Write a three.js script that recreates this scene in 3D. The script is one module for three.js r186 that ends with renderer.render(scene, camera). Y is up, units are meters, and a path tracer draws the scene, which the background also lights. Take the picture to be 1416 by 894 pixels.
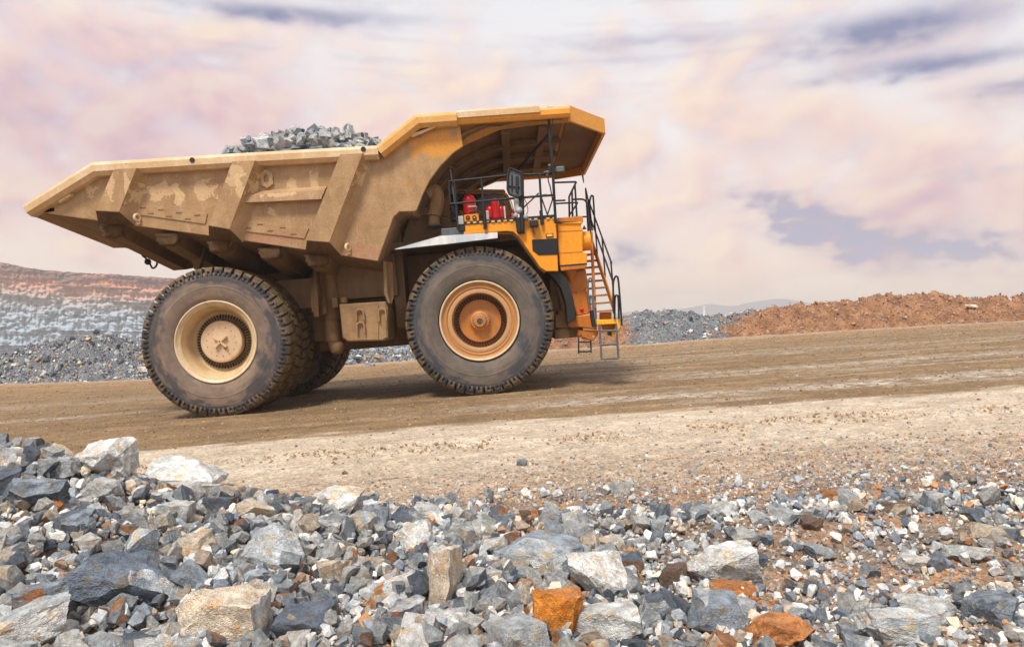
import * as THREE from 'three';
import { mergeGeometries, mergeVertices, toCreasedNormals } from 'three/addons/utils/BufferGeometryUtils.js';
import { RoundedBoxGeometry } from 'three/addons/geometries/RoundedBoxGeometry.js';
import { createNoise2D, createNoise3D } from 'simplex-noise';

// ------------------------------------------------------------------ camera
const scene = new THREE.Scene();
const EYE = 1.7, FOC = 964;                                   // eye height; focal length in photo pixels (photo 1416 x 894)
const camera = new THREE.PerspectiveCamera(2 * Math.atan(447 / FOC) * 180 / Math.PI, 1416 / 894, 0.05, 9000);
camera.position.set(0, EYE, 0);
camera.lookAt(0, EYE, -10);
scene.add(camera);

// ------------------------------------------------------------------ helpers: random, noise
function rng(seed) { let a = seed >>> 0; return () => { a = (a + 0x6D2B79F5) | 0; let t = Math.imul(a ^ (a >>> 15), 1 | a); t = (t + Math.imul(t ^ (t >>> 7), 61 | t)) ^ t; return ((t ^ (t >>> 14)) >>> 0) / 4294967296; }; }
const N2 = createNoise2D(rng(11)), N3 = createNoise3D(rng(12));
const fbm2 = (x, y, o = 4) => { let s = 0, a = 0.5, f = 1; for (let i = 0; i < o; i++) { s += a * N2(x * f + i * 17.3, y * f - i * 9.1); a *= 0.5; f *= 2.03; } return s; };
const clamp = (x, a = 0, b = 1) => Math.min(b, Math.max(a, x)), lerp = (a, b, t) => a + (b - a) * t;
const sstep = (a, b, x) => { const t = clamp((x - a) / (b - a)); return t * t * (3 - 2 * t); };
const mixc = (a, b, t) => [lerp(a[0], b[0], t), lerp(a[1], b[1], t), lerp(a[2], b[2], t)];
const lin1 = (c) => (c <= 0.04045 ? c / 12.92 : Math.pow((c + 0.055) / 1.055, 2.4));
const lin = (r, g, b) => [lin1(r / 255), lin1(g / 255), lin1(b / 255)];
// tileable value noise
const HT = (() => { const r = rng(77), t = new Float32Array(65536); for (let i = 0; i < 65536; i++) t[i] = r(); return t; })();
function vnoise(x, y, px, py) {
  const ix = Math.floor(x), iy = Math.floor(y); let fx = x - ix, fy = y - iy; fx = fx * fx * (3 - 2 * fx); fy = fy * fy * (3 - 2 * fy);
  const m = (a, p) => ((a % p) + p) % p, x0 = m(ix, px), x1 = m(ix + 1, px), y0 = m(iy, py), y1 = m(iy + 1, py);
  const h = (a, b) => HT[(a * 7919 + b * 104729 + px * 31 + py * 57) & 65535];
  return lerp(lerp(h(x0, y0), h(x1, y0), fx), lerp(h(x0, y1), h(x1, y1), fx), fy);
}
function tfbm(u, v, px, py, o = 4) { let s = 0, a = 0.5, n = 0; for (let i = 0; i < o; i++) { s += a * vnoise(u * px, v * py, px, py); n += a; a *= 0.5; px *= 2; py *= 2; } return s / n; }

// ------------------------------------------------------------------ sky (air and clouds), sun, exposure
const SKY_GAIN = 0.50;
function buildSky() {
  const W = 3072, H = 1536, data = new Float32Array(W * H * 4);
  // cloud banks: [azimuth deg (0 ahead, + right), elevation deg, half width, half height, amount, slope]
  const pink = [[-33, 15, 11, 7, 0.75, 0], [-20, 17.5, 8, 4.5, 0.45, 0], [-26, 10, 12, 4, 0.35, 0], [-10, 18, 6, 3.5, 0.35, 0], [2, 16, 8, 3.5, 0.25, 0], [16, 15, 11, 5, 0.35, 0], [28, 13, 10, 4, 0.35, 0], [32, 7.5, 9, 3.5, 0.6, 0], [12, 2.6, 7, 0.9, 0.4, 0], [28, 3.6, 9, 1.2, 0.4, 0]];
  const blue = [[29, 20.3, 6.2, 0.95, 1.15, 0.0], [31, 17.6, 6.5, 0.55, 1.0, -0.02], [36, 15.3, 3.4, 0.5, 0.9, -0.03], [-17.5, 22.9, 8, 0.55, 1.0, 0.04], [11, 21.7, 8, 0.45, 0.6, 0], [7, 20.4, 9, 0.4, 0.35, 0], [19.5, 9.4, 2.2, 0.7, 0.6, -0.3], [22.6, 7.8, 3.0, 1.15, 1.0, -0.30], [26.6, 6.0, 3.6, 1.15, 1.05, -0.18], [30, 5.1, 3, 0.9, 0.7, -0.1], [34.6, 5.2, 2.2, 1.2, 0.8, -0.2], [9.6, 5.5, 2.4, 0.9, 0.95, -0.1], [33, 10.2, 5, 0.3, 0.45, 0], [-40, 14, 4, 2, 0.5, 0]];
  const glow = [[26, 3.2, 16, 2.4, 0.8, 0], [8, 3.5, 12, 2.4, 0.55, 0], [-2, 16.5, 7, 3, 0.5, 0], [15, 16.5, 9, 3.4, 0.6, 0], [27, 14, 8, 2.6, 0.45, 0], [-9, 19.2, 6, 2, 0.7, 0], [-20, 20.5, 5, 2, 0.6, 0], [-30, 4, 14, 3, 0.4, 0]];
  for (const b of blue) { b[2] *= 1.15; b[3] *= 1.4; }
  const low = lin(255, 240, 224), mid = lin(246, 228, 220), up = lin(242, 239, 240), high = lin(230, 236, 243), zen = lin(206, 216, 230);
  const shade = lin(195, 165, 186), body = lin(241, 201, 194), lit = lin(255, 233, 210), cB = lin(128, 136, 172), cB2 = lin(178, 175, 199);
  const blob = (L, az, el) => { let t = 0; for (const [a, e, w, h, k, sl] of L) { const da = az - a; if (Math.abs(da) > w * 3) continue; const x = da / w, y = (el - e - sl * da) / h, q = x * x + y * y; if (q < 9) t += k * Math.exp(-q * 0.9); } return t; };
  const puff = (a, e) => { const wa = N2(a * 0.5 + 3, e * 0.5) * 0.12, wb = N2(a * 0.5, e * 0.5 + 9) * 0.12; let t = 0, am = 0.5, f = 0.8; for (let i = 0; i < 7; i++) { t += am * N2((a + wa) * f + i * 13, (e + wb) * f - i * 7); am *= 0.47; f *= 2.03; } return t; };
  for (let row = 0; row < H; row++) {
    const el = ((row + 0.5) / H - 0.5) * 180;
    for (let col = 0; col < W; col++) {
      const i = (row * W + col) * 4; let c;
      if (el < -0.3) c = low;
      else {
        const az = (((col + 0.5) / W) * 360 - 180 + 90 + 540) % 360 - 180;          // 0 = straight ahead (-z), positive to the right
        c = el < 8 ? mixc(low, mid, sstep(0, 8, el)) : el < 17 ? mixc(mid, up, sstep(8, 17, el)) : el < 32 ? mixc(up, high, sstep(19, 32, el)) : mixc(high, zen, sstep(32, 80, el));
        // billowing banks; their sides turned to the low light at the left are the paler ones
        const st = el < 30 ? 1 : 1 / (1 + (el - 30) * 0.02), a = az / 7.5 * st * Math.max(0.15, Math.cos(el * Math.PI / 180)), e = el / 5.0, d0 = puff(a, e), d1 = puff(a - 0.12, e + 0.2);
        const cover = clamp(sstep(-0.35, 0.75, d0 * 0.9 + blob(pink, az + d0 * 3, el + d0 * 1.5) * 0.8 - 0.04 - sstep(19, 24, el) * 0.22));
        const l = clamp(0.5 + (d0 - d1) * 1.0 + d0 * 0.25), bank = blob(pink, az, el), tone = l < 0.5 ? mixc(shade, body, l * 2) : mixc(body, lit, (l - 0.5) * 2);
        c = mixc(c, mixc(tone, shade, clamp(bank * 0.62 - 0.12 + d0 * 0.15)), cover * 0.9);
        c = mixc(c, lit, clamp(blob(glow, az + d0 * 4, el + d0 * 2) * (0.6 + d0 * 0.7)) * 0.85);
        const f3 = fbm2(az / 9 + 9, el / 0.9, 6), f1 = fbm2(az / 5 + 40, el / 2.2, 6), bm = clamp(blob(blue, az + f1 * 1.6, el + f1 * 0.42) * (0.98 + f1 * 0.35) * lerp(0.46 + 0.55 * sstep(-0.55, 0.6, fbm2(az / 2.6 + 60, el / 1.4, 6) + f3 * 0.2), 0.95, sstep(12, 16, el) * 0.85));
        c = mixc(c, mixc(cB2, cB, sstep(0.15, 1.1, bm)), sstep(-0.2, 1.2, bm));
        const wisp = sstep(0.1, 0.55, fbm2(az / 17 + 3 + f1 * 0.2, el / 1.5 + 4, 6)); c = mixc(c, cB2, wisp * 0.18 * sstep(16, 20, el) * sstep(50, 28, el));
        if (el > 28) { const k = 1 / (0.12 + Math.sin(el * Math.PI / 180)), ar = az * Math.PI / 180, g = fbm2(Math.sin(ar) * k * 0.9, Math.cos(ar) * k * 0.9 + 3, 5); c = mixc(c, cB2, clamp(g * 0.7) * sstep(28, 45, el)); }
      }
      data[i] = c[0] * SKY_GAIN; data[i + 1] = c[1] * SKY_GAIN; data[i + 2] = c[2] * SKY_GAIN; data[i + 3] = 1;
    }
  }
  const t = new THREE.DataTexture(data, W, H, THREE.RGBAFormat, THREE.FloatType);
  t.mapping = THREE.EquirectangularReflectionMapping; t.colorSpace = THREE.LinearSRGBColorSpace; t.magFilter = THREE.LinearFilter; t.needsUpdate = true;
  return t;
}
scene.background = buildSky();
scene.environment = scene.background;
const sun = new THREE.DirectionalLight(new THREE.Color(1.0, 0.95, 0.88), 2.0);
sun.position.set(-12, 42, 9); sun.target.position.set(0, 0, -14); sun.castShadow = true; sun.shadow.radius = 24; sun.name = 'sun';
sun.shadow.mapSize.set(2048, 2048);
Object.assign(sun.shadow.camera, { left: -40, right: 40, top: 40, bottom: -40, near: 1, far: 140 });
scene.add(sun, sun.target);
const renderer = new THREE.WebGLRenderer({ antialias: true });
renderer.toneMapping = THREE.LinearToneMapping; renderer.toneMappingExposure = 2.15; renderer.shadowMap.enabled = true;
scene.fog = new THREE.FogExp2(new THREE.Color(0.96, 0.91, 0.87), 0.0008);

// ------------------------------------------------------------------ helpers: textures, geometry, naming
function dataTex(w, h, fn, srgb = true) {
  const d = new Uint8Array(w * h * 4);
  for (let y = 0; y < h; y++) for (let x = 0; x < w; x++) { const c = fn((x + 0.5) / w, (y + 0.5) / h), i = (y * w + x) * 4; d[i] = clamp(c[0]) * 255; d[i + 1] = clamp(c[1]) * 255; d[i + 2] = clamp(c[2]) * 255; d[i + 3] = 255; }
  const t = new THREE.DataTexture(d, w, h); t.wrapS = t.wrapT = THREE.RepeatWrapping; t.magFilter = THREE.LinearFilter; t.minFilter = THREE.LinearMipmapLinearFilter; t.generateMipmaps = true;
  if (srgb) t.colorSpace = THREE.SRGBColorSpace; t.needsUpdate = true; return t;
}
const grey = (f) => (u, v) => { const g = f(u, v); return [g, g, g]; };
const rep = (t, x, y = x) => { const c = t.clone(); c.repeat.set(x, y); c.needsUpdate = true; return c; };
const mat = (o) => new THREE.MeshStandardMaterial({ roughness: 0.85, metalness: 0, ...o });
const rgb = (r, g, b) => new THREE.Color().setRGB(...lin(r, g, b));
const V = (x, y, z) => new THREE.Vector3(x, y, z);
function boxUV(g) {                                            // uv in metres, projected along each face's main axis
  g = g.index ? g.toNonIndexed() : g;
  const p = g.attributes.position, uv = new Float32Array(p.count * 2), a = V(), b = V(), c = V();
  for (let i = 0; i < p.count; i += 3) {
    a.fromBufferAttribute(p, i); b.fromBufferAttribute(p, i + 1).sub(a); c.fromBufferAttribute(p, i + 2).sub(a); b.cross(c);
    const x = Math.abs(b.x), y = Math.abs(b.y), z = Math.abs(b.z);
    for (let k = 0; k < 3; k++) { const X = p.getX(i + k), Y = p.getY(i + k), Z = p.getZ(i + k); uv.set(z >= x && z >= y ? [X, Y] : y >= x ? [X, Z] : [Z, Y], (i + k) * 2); }
  }
  g.setAttribute('uv', new THREE.BufferAttribute(uv, 2)); return g;
}
function joined(gs) {
  const list = gs.map((g) => { g = g.index ? g.toNonIndexed() : g; for (const k of Object.keys(g.attributes)) if (!['position', 'normal', 'uv', 'color'].includes(k)) g.deleteAttribute(k); if (!g.attributes.normal) g.computeVertexNormals(); return g; });
  return list.length === 1 ? list[0] : mergeGeometries(list.map((g) => { if (!g.attributes.uv) g.setAttribute('uv', new THREE.BufferAttribute(new Float32Array(g.attributes.position.count * 2), 2)); return g; }));
}
function part(name, gs, m, parent, keepUV = false) {
  let g = joined([].concat(gs)); if (!keepUV) g = boxUV(g);
  const o = new THREE.Mesh(g, m); o.name = name; o.castShadow = o.receiveShadow = true; parent.add(o); return o;
}
const used = {};
const numbered = (n) => { used[n] = (used[n] ?? -1) + 1; return used[n] ? n + '_' + String(used[n]).padStart(3, '0') : n; };
function tag(o, label, category, group) { o.userData.label = label; o.userData.category = category; if (group) o.userData.group = group; return o; }
function structure(o, name) { o.name = numbered(name); o.userData.kind = 'structure'; o.castShadow = o.receiveShadow = true; scene.add(o); return o; }
const up3 = V(0, 1, 0);
function bar(a, b, r, seg = 8) { const d = b.clone().sub(a), g = new THREE.CylinderGeometry(r, r, d.length(), seg); g.applyQuaternion(new THREE.Quaternion().setFromUnitVectors(up3, d.normalize())); return g.translate((a.x + b.x) / 2, (a.y + b.y) / 2, (a.z + b.z) / 2); }
function tube(pts, r, seg = 6, smooth = true) { return new THREE.TubeGeometry(new THREE.CatmullRomCurve3(pts, false, 'catmullrom', smooth ? 0.5 : 0.02), pts.length * 8, r, seg, false); }
function box(x0, x1, y0, y1, z0, z1, r = 0.015) {
  const w = Math.abs(x1 - x0), h = Math.abs(y1 - y0), d = Math.abs(z1 - z0), g = r > 0 ? new RoundedBoxGeometry(w, h, d, 1, Math.min(r, w / 2.2, h / 2.2, d / 2.2)) : new THREE.BoxGeometry(w, h, d);
  return g.translate((x0 + x1) / 2, (y0 + y1) / 2, (z0 + z1) / 2);
}
function prism(pts, z0, z1, bevel = 0.012, holes = []) {
  const s = new THREE.Shape(pts.map((p) => new THREE.Vector2(p[0], p[1])));
  for (const h of holes) s.holes.push(new THREE.Path(h.map((p) => new THREE.Vector2(p[0], p[1]))));
  const lo = Math.min(z0, z1), d = Math.abs(z1 - z0), b = Math.min(bevel, d / 3);
  const g = new THREE.ExtrudeGeometry(s, { depth: d - 2 * b, bevelEnabled: b > 0, bevelSize: b, bevelThickness: b, bevelOffset: -b, bevelSegments: 1, curveSegments: 8 });
  return g.translate(0, 0, lo + b);
}
function hexa(f, k) {                                          // a solid between two quads (same order, front quad counter-clockwise seen from outside)
  const q = [f, [...k].reverse(), ...[0, 1, 2, 3].map((i) => [f[i], k[i], k[(i + 1) % 4], f[(i + 1) % 4]])], pos = [];
  for (const [a, b, c, d] of q) for (const v of [a, b, c, a, c, d]) pos.push(v.x, v.y, v.z);
  const g = new THREE.BufferGeometry(); g.setAttribute('position', new THREE.Float32BufferAttribute(pos, 3)); g.computeVertexNormals(); return g;
}
function mirrorZ(g, mid) {                                     // the same piece on the other side of the truck
  g = (g.index ? g.toNonIndexed() : g.clone()).applyMatrix4(new THREE.Matrix4().makeScale(1, 1, -1)).translate(0, 0, 2 * mid);
  for (const k of Object.keys(g.attributes)) { const A = g.attributes[k], n = A.itemSize, a = A.array; for (let i = 0; i < A.count; i += 3) for (let c = 0; c < n; c++) { const t = a[(i + 1) * n + c]; a[(i + 1) * n + c] = a[(i + 2) * n + c]; a[(i + 2) * n + c] = t; } }
  return g;
}
function sweepXY(path, profile) {                              // profile [normal offset, z] closed, swept along a path in the xy plane with mitred corners
  const n = path.length, rings = [];
  for (let i = 0; i < n; i++) {
    const a = path[Math.max(0, i - 1)], b = path[i], c = path[Math.min(n - 1, i + 1)];
    let d1 = [b[0] - a[0], b[1] - a[1]], d2 = [c[0] - b[0], c[1] - b[1]]; const l1 = Math.hypot(...d1) || 0, l2 = Math.hypot(...d2) || 0;
    if (!l1) d1 = d2.map((x) => x / l2); else d1 = d1.map((x) => x / l1); if (!l2) d2 = d1; else d2 = d2.map((x) => x / l2);
    let nx = -(d1[1] + d2[1]), ny = d1[0] + d2[0]; const l = Math.hypot(nx, ny); nx /= l; ny /= l; const m = 1 / Math.max(0.4, nx * -d1[1] + ny * d1[0]);
    rings.push(profile.map(([o, z]) => V(b[0] + nx * o * m, b[1] + ny * o * m, z)));
  }
  const pos = [], tri = (a, b, c) => pos.push(a.x, a.y, a.z, b.x, b.y, b.z, c.x, c.y, c.z), k = profile.length;
  for (let i = 0; i + 1 < n; i++) for (let j = 0; j < k; j++) { const a = rings[i][j], b = rings[i + 1][j], c = rings[i + 1][(j + 1) % k], d = rings[i][(j + 1) % k]; tri(a, b, c); tri(a, c, d); }
  for (let j = 1; j + 1 < k; j++) { tri(rings[0][0], rings[0][j], rings[0][j + 1]); tri(rings[n - 1][0], rings[n - 1][j + 1], rings[n - 1][j]); }
  const g = new THREE.BufferGeometry(); g.setAttribute('position', new THREE.Float32BufferAttribute(pos, 3)); g.computeVertexNormals(); return g;
}
function curve1(pts) {                                         // monotone-ish cubic through points
  const xs = pts.map((p) => p[0]), ys = pts.map((p) => p[1]), n = xs.length, d = [], m = [];
  for (let i = 0; i + 1 < n; i++) d.push((ys[i + 1] - ys[i]) / (xs[i + 1] - xs[i]));
  for (let i = 0; i < n; i++) m.push(i === 0 ? d[0] : i === n - 1 ? d[n - 2] : d[i - 1] * d[i] <= 0 ? 0 : 2 * d[i - 1] * d[i] / (d[i - 1] + d[i]));
  return (x) => {
    if (x <= xs[0]) return ys[0] + (x - xs[0]) * m[0]; if (x >= xs[n - 1]) return ys[n - 1] + (x - xs[n - 1]) * m[n - 1];
    let i = 0; while (x > xs[i + 1]) i++; const h = xs[i + 1] - xs[i], t = (x - xs[i]) / h, t2 = t * t, t3 = t2 * t;
    return ys[i] * (2 * t3 - 3 * t2 + 1) + h * m[i] * (t3 - 2 * t2 + t) + ys[i + 1] * (-2 * t3 + 3 * t2) + h * m[i + 1] * (t3 - t2);
  };
}

// ------------------------------------------------------------------ the ground: haul road on a grade, verge, foreground rubble bank
const roadLine = curve1([[-60, -2.0], [-40, -1.65], [-23.5, -1.155], [-16.9, -0.93], [-5.95, -0.18], [-0.65, 0.24], [5.38, 0.645], [13, 1.17], [23.5, 1.766], [40, 2.4], [60, 2.8]]);
const bankTop = curve1([[-9, 1.0], [-4.2, 0.86], [-2.9, 0.66], [-1.8, 0.37], [-0.9, 0.15], [0, 0.04], [0.8, 0.0], [1.7, 0.0], [9, 0.0]]);
function bank(X, Z) {
  const n = fbm2(X * 0.9, Z * 0.9 + 5, 3);
  const f = sstep(5.5 + n * 0.3, 4.15, Z) * (1 - 0.38 * sstep(4.0, 2.0, Z));
  let h = bankTop(X) * f * (1 + n * 0.35);
  h += sstep(5.6, 5.0, Z) * 0.03 + n * 0.05 * sstep(5.8, 4.8, Z);
  h -= 0.10 * Math.exp(-(((X - 1.75) / 0.9) ** 2 + ((Z - 3.6) / 0.55) ** 2));
  return h;
}
function ground(X, Z, fine = true) {
  let y = roadLine(X);
  const inRoad = sstep(6.2, 8, Z) * sstep(33.5, 31, Z);
  y += 0.018 * fbm2(X * 0.2 + 3, Z * 0.9, 3) * inRoad + (Z < 10.6 ? 0.03 * sstep(10.5, 9.2, Z) : 0);
  y += 0.05 * sstep(30.5, 32.5, Z) * (0.5 + fbm2(X * 0.3, Z, 2));
  if (Z < 6.4) y += bank(X, Z);
  if (fine) {
    y += 0.008 * fbm2(X * 2.2, Z * 5, 3) + (Z < 7 ? 0.012 * fbm2(X * 9, Z * 9, 2) : 0);
    // a line of tyre-cleat prints pressed into the dry strip
    const zt = 8.15 + 0.25 * N2(X * 0.15, 4.4), dz = (Z - zt) / 0.26, on = sstep(-0.15, 0.35, N2(X * 0.35, 8.8) + 0.25) * (dz * dz < 4 ? Math.exp(-dz * dz * 1.2) : 0);
    if (on > 0.01) { const s = Math.sin((X + (Z - zt) * 0.9) / 0.27 * Math.PI * 2 + N2(X * 2, Z * 2)); y += on * 0.045 * sstep(-0.2, 0.5, s) - on * 0.02; }
    if (Z > 10.5 && Z < 30) { const w = Z - roadLine(X) * 0; y += 0.007 * Math.sin(w * 3.1 + fbm2(X * 0.1, 2, 2) * 4) * fbm2(X * 0.2, w * 2, 2); }
  }
  return y;
}
const cWet = lin(160, 131, 93), cWetD = lin(134, 107, 73), cWetG = lin(184, 168, 147), cDry = lin(218, 201, 178), cDryD = lin(200, 180, 155), cGrav = lin(182, 160, 136), cRub = lin(140, 122, 106), cRed = lin(178, 140, 108);
function groundColor(X, Z) {
  const n1 = fbm2(X * 0.28, Z * 0.75, 5), n2 = fbm2(X * 0.55, Z * 1.6 + 20, 4), n3 = fbm2(X * 3.4, Z * 4.6 + 9, 4), n4 = fbm2(X * 0.14 + 7, Z * 0.9, 6);
  // damp, traffic-packed lane
  let wet = mixc(cWet, cWetD, clamp(0.5 + n1 * 0.75 + n2 * 0.35));
  wet = mixc(wet, lin(186, 144, 99), clamp(sstep(24, 31, Z) * 0.5 + n4 * 0.3));
  wet = mixc(wet, cWetG, clamp(sstep(0.1, 0.42, n4 + n3 * 0.22) * 0.5 * sstep(-4, 4, X) + sstep(0.22, 0.5, n4 + n3 * 0.3) * 0.2));
  const s1 = Math.exp(-(((Z - 11.9 - n2 * 0.5) / 0.42) ** 2)) * sstep(-3, 2, X), s2 = Math.exp(-(((Z - 15.6 - n2 * 0.7) / 0.5) ** 2)) * sstep(0, 5, X), s3 = Math.exp(-(((Z - 16.4 - n2 * 0.5) / 0.3) ** 2)) * sstep(-4, -7, X), s4 = Math.exp(-(((Z - 21 - n2) / 0.8) ** 2)) * 0.6;
  wet = mixc(wet, lin(206, 194, 178), clamp((s1 * 1.2 + s2 + s3 * 0.8 + s4 * 0.7) * (0.52 + n3 * 1.0)));
  // dry pale strip along the near edge
  let dry = mixc(cDry, cDryD, clamp(0.35 + n2 * 1.0 + n3 * 0.5));
  dry = mixc(dry, lin(226, 210, 188), clamp(n1 * 1.2 + n3 * 0.5));
  const e = Z + n2 * 0.55 + n3 * 0.2, k = sstep(9.75, 10.25, e);
  let c = mixc(dry, wet, k);
  // stony verge, then the rubble bank's own dirt
  c = mixc(c, mixc(cGrav, cRed, clamp(0.2 + n2 * 0.9)), sstep(7.6, 6.0, e + n3 * 0.4) * 0.75);
  c = mixc(c, mixc(cRub, cRed, clamp(0.35 + n2 * 1.6)), sstep(5.9, 5.1, e));
  const shoulder = sstep(31.0, 32.3, Z + n2); c = mixc(c, lin(190, 168, 146), shoulder * 0.7);
  return c.map((x) => x * (1 + n3 * 0.26));
}
function sheet(x0, x1, nx, z0, z1, nz, hf, cf) {
  const pos = new Float32Array((nx + 1) * (nz + 1) * 3), col = new Float32Array(pos.length), uv = new Float32Array((nx + 1) * (nz + 1) * 2), idx = [];
  const fx = typeof x0 === 'function' ? x0 : (t) => lerp(x0, x1, t), fz = typeof z0 === 'function' ? z0 : (t) => lerp(z0, z1, t);
  for (let j = 0, q = 0; j <= nz; j++) for (let i = 0; i <= nx; i++, q++) { const X = fx(i / nx), Z = fz(j / nz), c = cf(X, Z); pos.set([X, hf(X, Z), -Z], q * 3); col.set(c, q * 3); uv.set([X, Z], q * 2); }
  for (let j = 0; j < nz; j++) for (let i = 0; i < nx; i++) { const a = j * (nx + 1) + i, b = a + 1, c = a + nx + 1, d = c + 1; idx.push(a, b, d, a, d, c); }
  const g = new THREE.BufferGeometry(); g.setAttribute('position', new THREE.BufferAttribute(pos, 3)); g.setAttribute('color', new THREE.BufferAttribute(col, 3)); g.setAttribute('uv', new THREE.BufferAttribute(uv, 2)); g.setIndex(idx); g.computeVertexNormals(); return g;
}
const grit = (u, v) => { const a = tfbm(u, v, 12, 12, 4), b = tfbm(u + 0.3, v, 90, 90, 3), c = vnoise(u * 300, v * 300, 300, 300); return [a, b, c]; };
const dirtMap = dataTex(1024, 1024, (u, v) => { const [a, b, c] = grit(u, v); const g = 0.90 + (a - 0.5) * 0.20 + (b - 0.5) * 0.40 + (c > 0.95 ? 0.1 : c < 0.06 ? -0.2 : 0); return [g, g * 0.99, g * 0.98]; });
const dirtBump = dataTex(1024, 1024, grey((u, v) => { const [a, b, c] = grit(u, v); return 0.5 + (a - 0.5) * 0.4 + (b - 0.5) * 0.7 + (c > 0.9 ? 0.25 : 0); }), false);
const groundMat = mat({ vertexColors: true, map: rep(dirtMap, 0.42), bumpMap: rep(dirtBump, 0.42), bumpScale: 0.05, roughness: 0.95 });
structure(new THREE.Mesh(sheet(-44, 44, 760, 6.6, 34, 380, ground, groundColor), groundMat), 'haul_road');
structure(new THREE.Mesh(sheet(-8, 8, 420, 0.3, 6.65, 200, ground, groundColor), groundMat), 'verge_ground');
// the far ground, one sheet to the horizon, falling into the pit beyond the berm on the left
function farY(X, Z) { const away = sstep(36, 90, Z), base = roadLine(clamp(X, -44, 44)) - 0.5; return base - away * lerp(24, 9, sstep(-80, 30, X)) + 1.5 * fbm2(X * 0.01, Z * 0.01, 3) * sstep(60, 200, Z); }
structure(new THREE.Mesh(sheet((t) => Math.sign(t - 0.5) * 1700 * Math.pow(Math.abs(t - 0.5) * 2, 3), 0, 160, (t) => -200 + 1900 * Math.pow(t, 2.0) , 0, 160, (X, Z) => (Z < 36 ? Math.min(farY(X, Z), roadLine(clamp(X, -44, 44)) - 0.5) : farY(X, Z)), (X, Z) => mixc(lin(150, 120, 92), lin(135, 140, 140), clamp(0.5 + fbm2(X * 0.02, Z * 0.02, 3)))), mat({ vertexColors: true, map: rep(dirtMap, 0.1), roughness: 1 })), 'ground');

// ------------------------------------------------------------------ rocks
const rockMap = dataTex(1024, 1024, (u, v) => {
  const a = tfbm(u, v, 4, 4, 6), b = tfbm(u + 0.37, v + 0.11, 28, 28, 3), c = vnoise(u * 260, v * 260, 260, 260), vein = 1 - Math.abs(tfbm(u + a * 0.12, v + b * 0.05, 3, 6, 4) * 2 - 1), crack = 1 - Math.abs(tfbm(u + 0.5, v + 0.3 + a * 0.1, 5, 4, 4) * 2 - 1);
  const g = 0.92 + (a - 0.5) * 0.55 + (b - 0.5) * 0.3 + (c - 0.5) * 0.08 + sstep(0.972, 0.995, vein) * 0.2 - sstep(0.98, 0.996, crack) * 0.22, rust = sstep(0.58, 0.72, tfbm(u + 0.7, v + 0.2, 6, 6, 4)) * 0.8;
  return [g * (1 + rust * 0.06), g * (1 - rust * 0.12), g * (1 - rust * 0.32)];
});
const rockBump = dataTex(1024, 1024, grey((u, v) => { const a = tfbm(u + 0.21, v, 9, 5, 5), b = tfbm(u, v + 0.4, 60, 60, 3), st = Math.floor(tfbm(u, v, 4, 6, 4) * 9) / 9; return 0.5 + (a - 0.5) * 0.5 + (b - 0.5) * 0.25 + (st - 0.5) * 0.6; }), false);
const rockMat = mat({ vertexColors: true, map: rockMap, bumpMap: rockBump, bumpScale: 0.035, roughness: 0.8 });
const K = { dark: lin(112, 122, 136), slate: lin(160, 170, 180), mid: lin(200, 205, 207), pale: lin(226, 226, 222), white: lin(243, 240, 234), cream: lin(232, 214, 190), orange: lin(216, 144, 84), vivid: lin(236, 148, 52), rust: lin(172, 122, 88), brown: lin(140, 116, 98), green: lin(172, 174, 166) };
const PAL = { dark: ['dark', 'dark', 'dark', 'slate', 'slate', 'mid', 'rust'], slate: ['slate', 'slate', 'mid', 'dark', 'mid', 'pale'], mid: ['mid', 'mid', 'slate', 'pale', 'cream', 'dark'], pale: ['pale', 'pale', 'white', 'mid', 'cream', 'mid', 'green'], white: ['white', 'white', 'pale', 'cream', 'pale', 'mid'], cream: ['cream', 'cream', 'white', 'orange', 'pale', 'mid'], orange: ['orange', 'orange', 'cream', 'rust', 'orange'], vivid: ['vivid', 'vivid', 'orange'], mixed: ['slate', 'orange', 'pale', 'dark', 'cream', 'rust'], tan: ['cream', 'dark', 'pale', 'dark', 'mid'], brown: ['brown', 'rust', 'mid', 'brown', 'cream'] };
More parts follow.
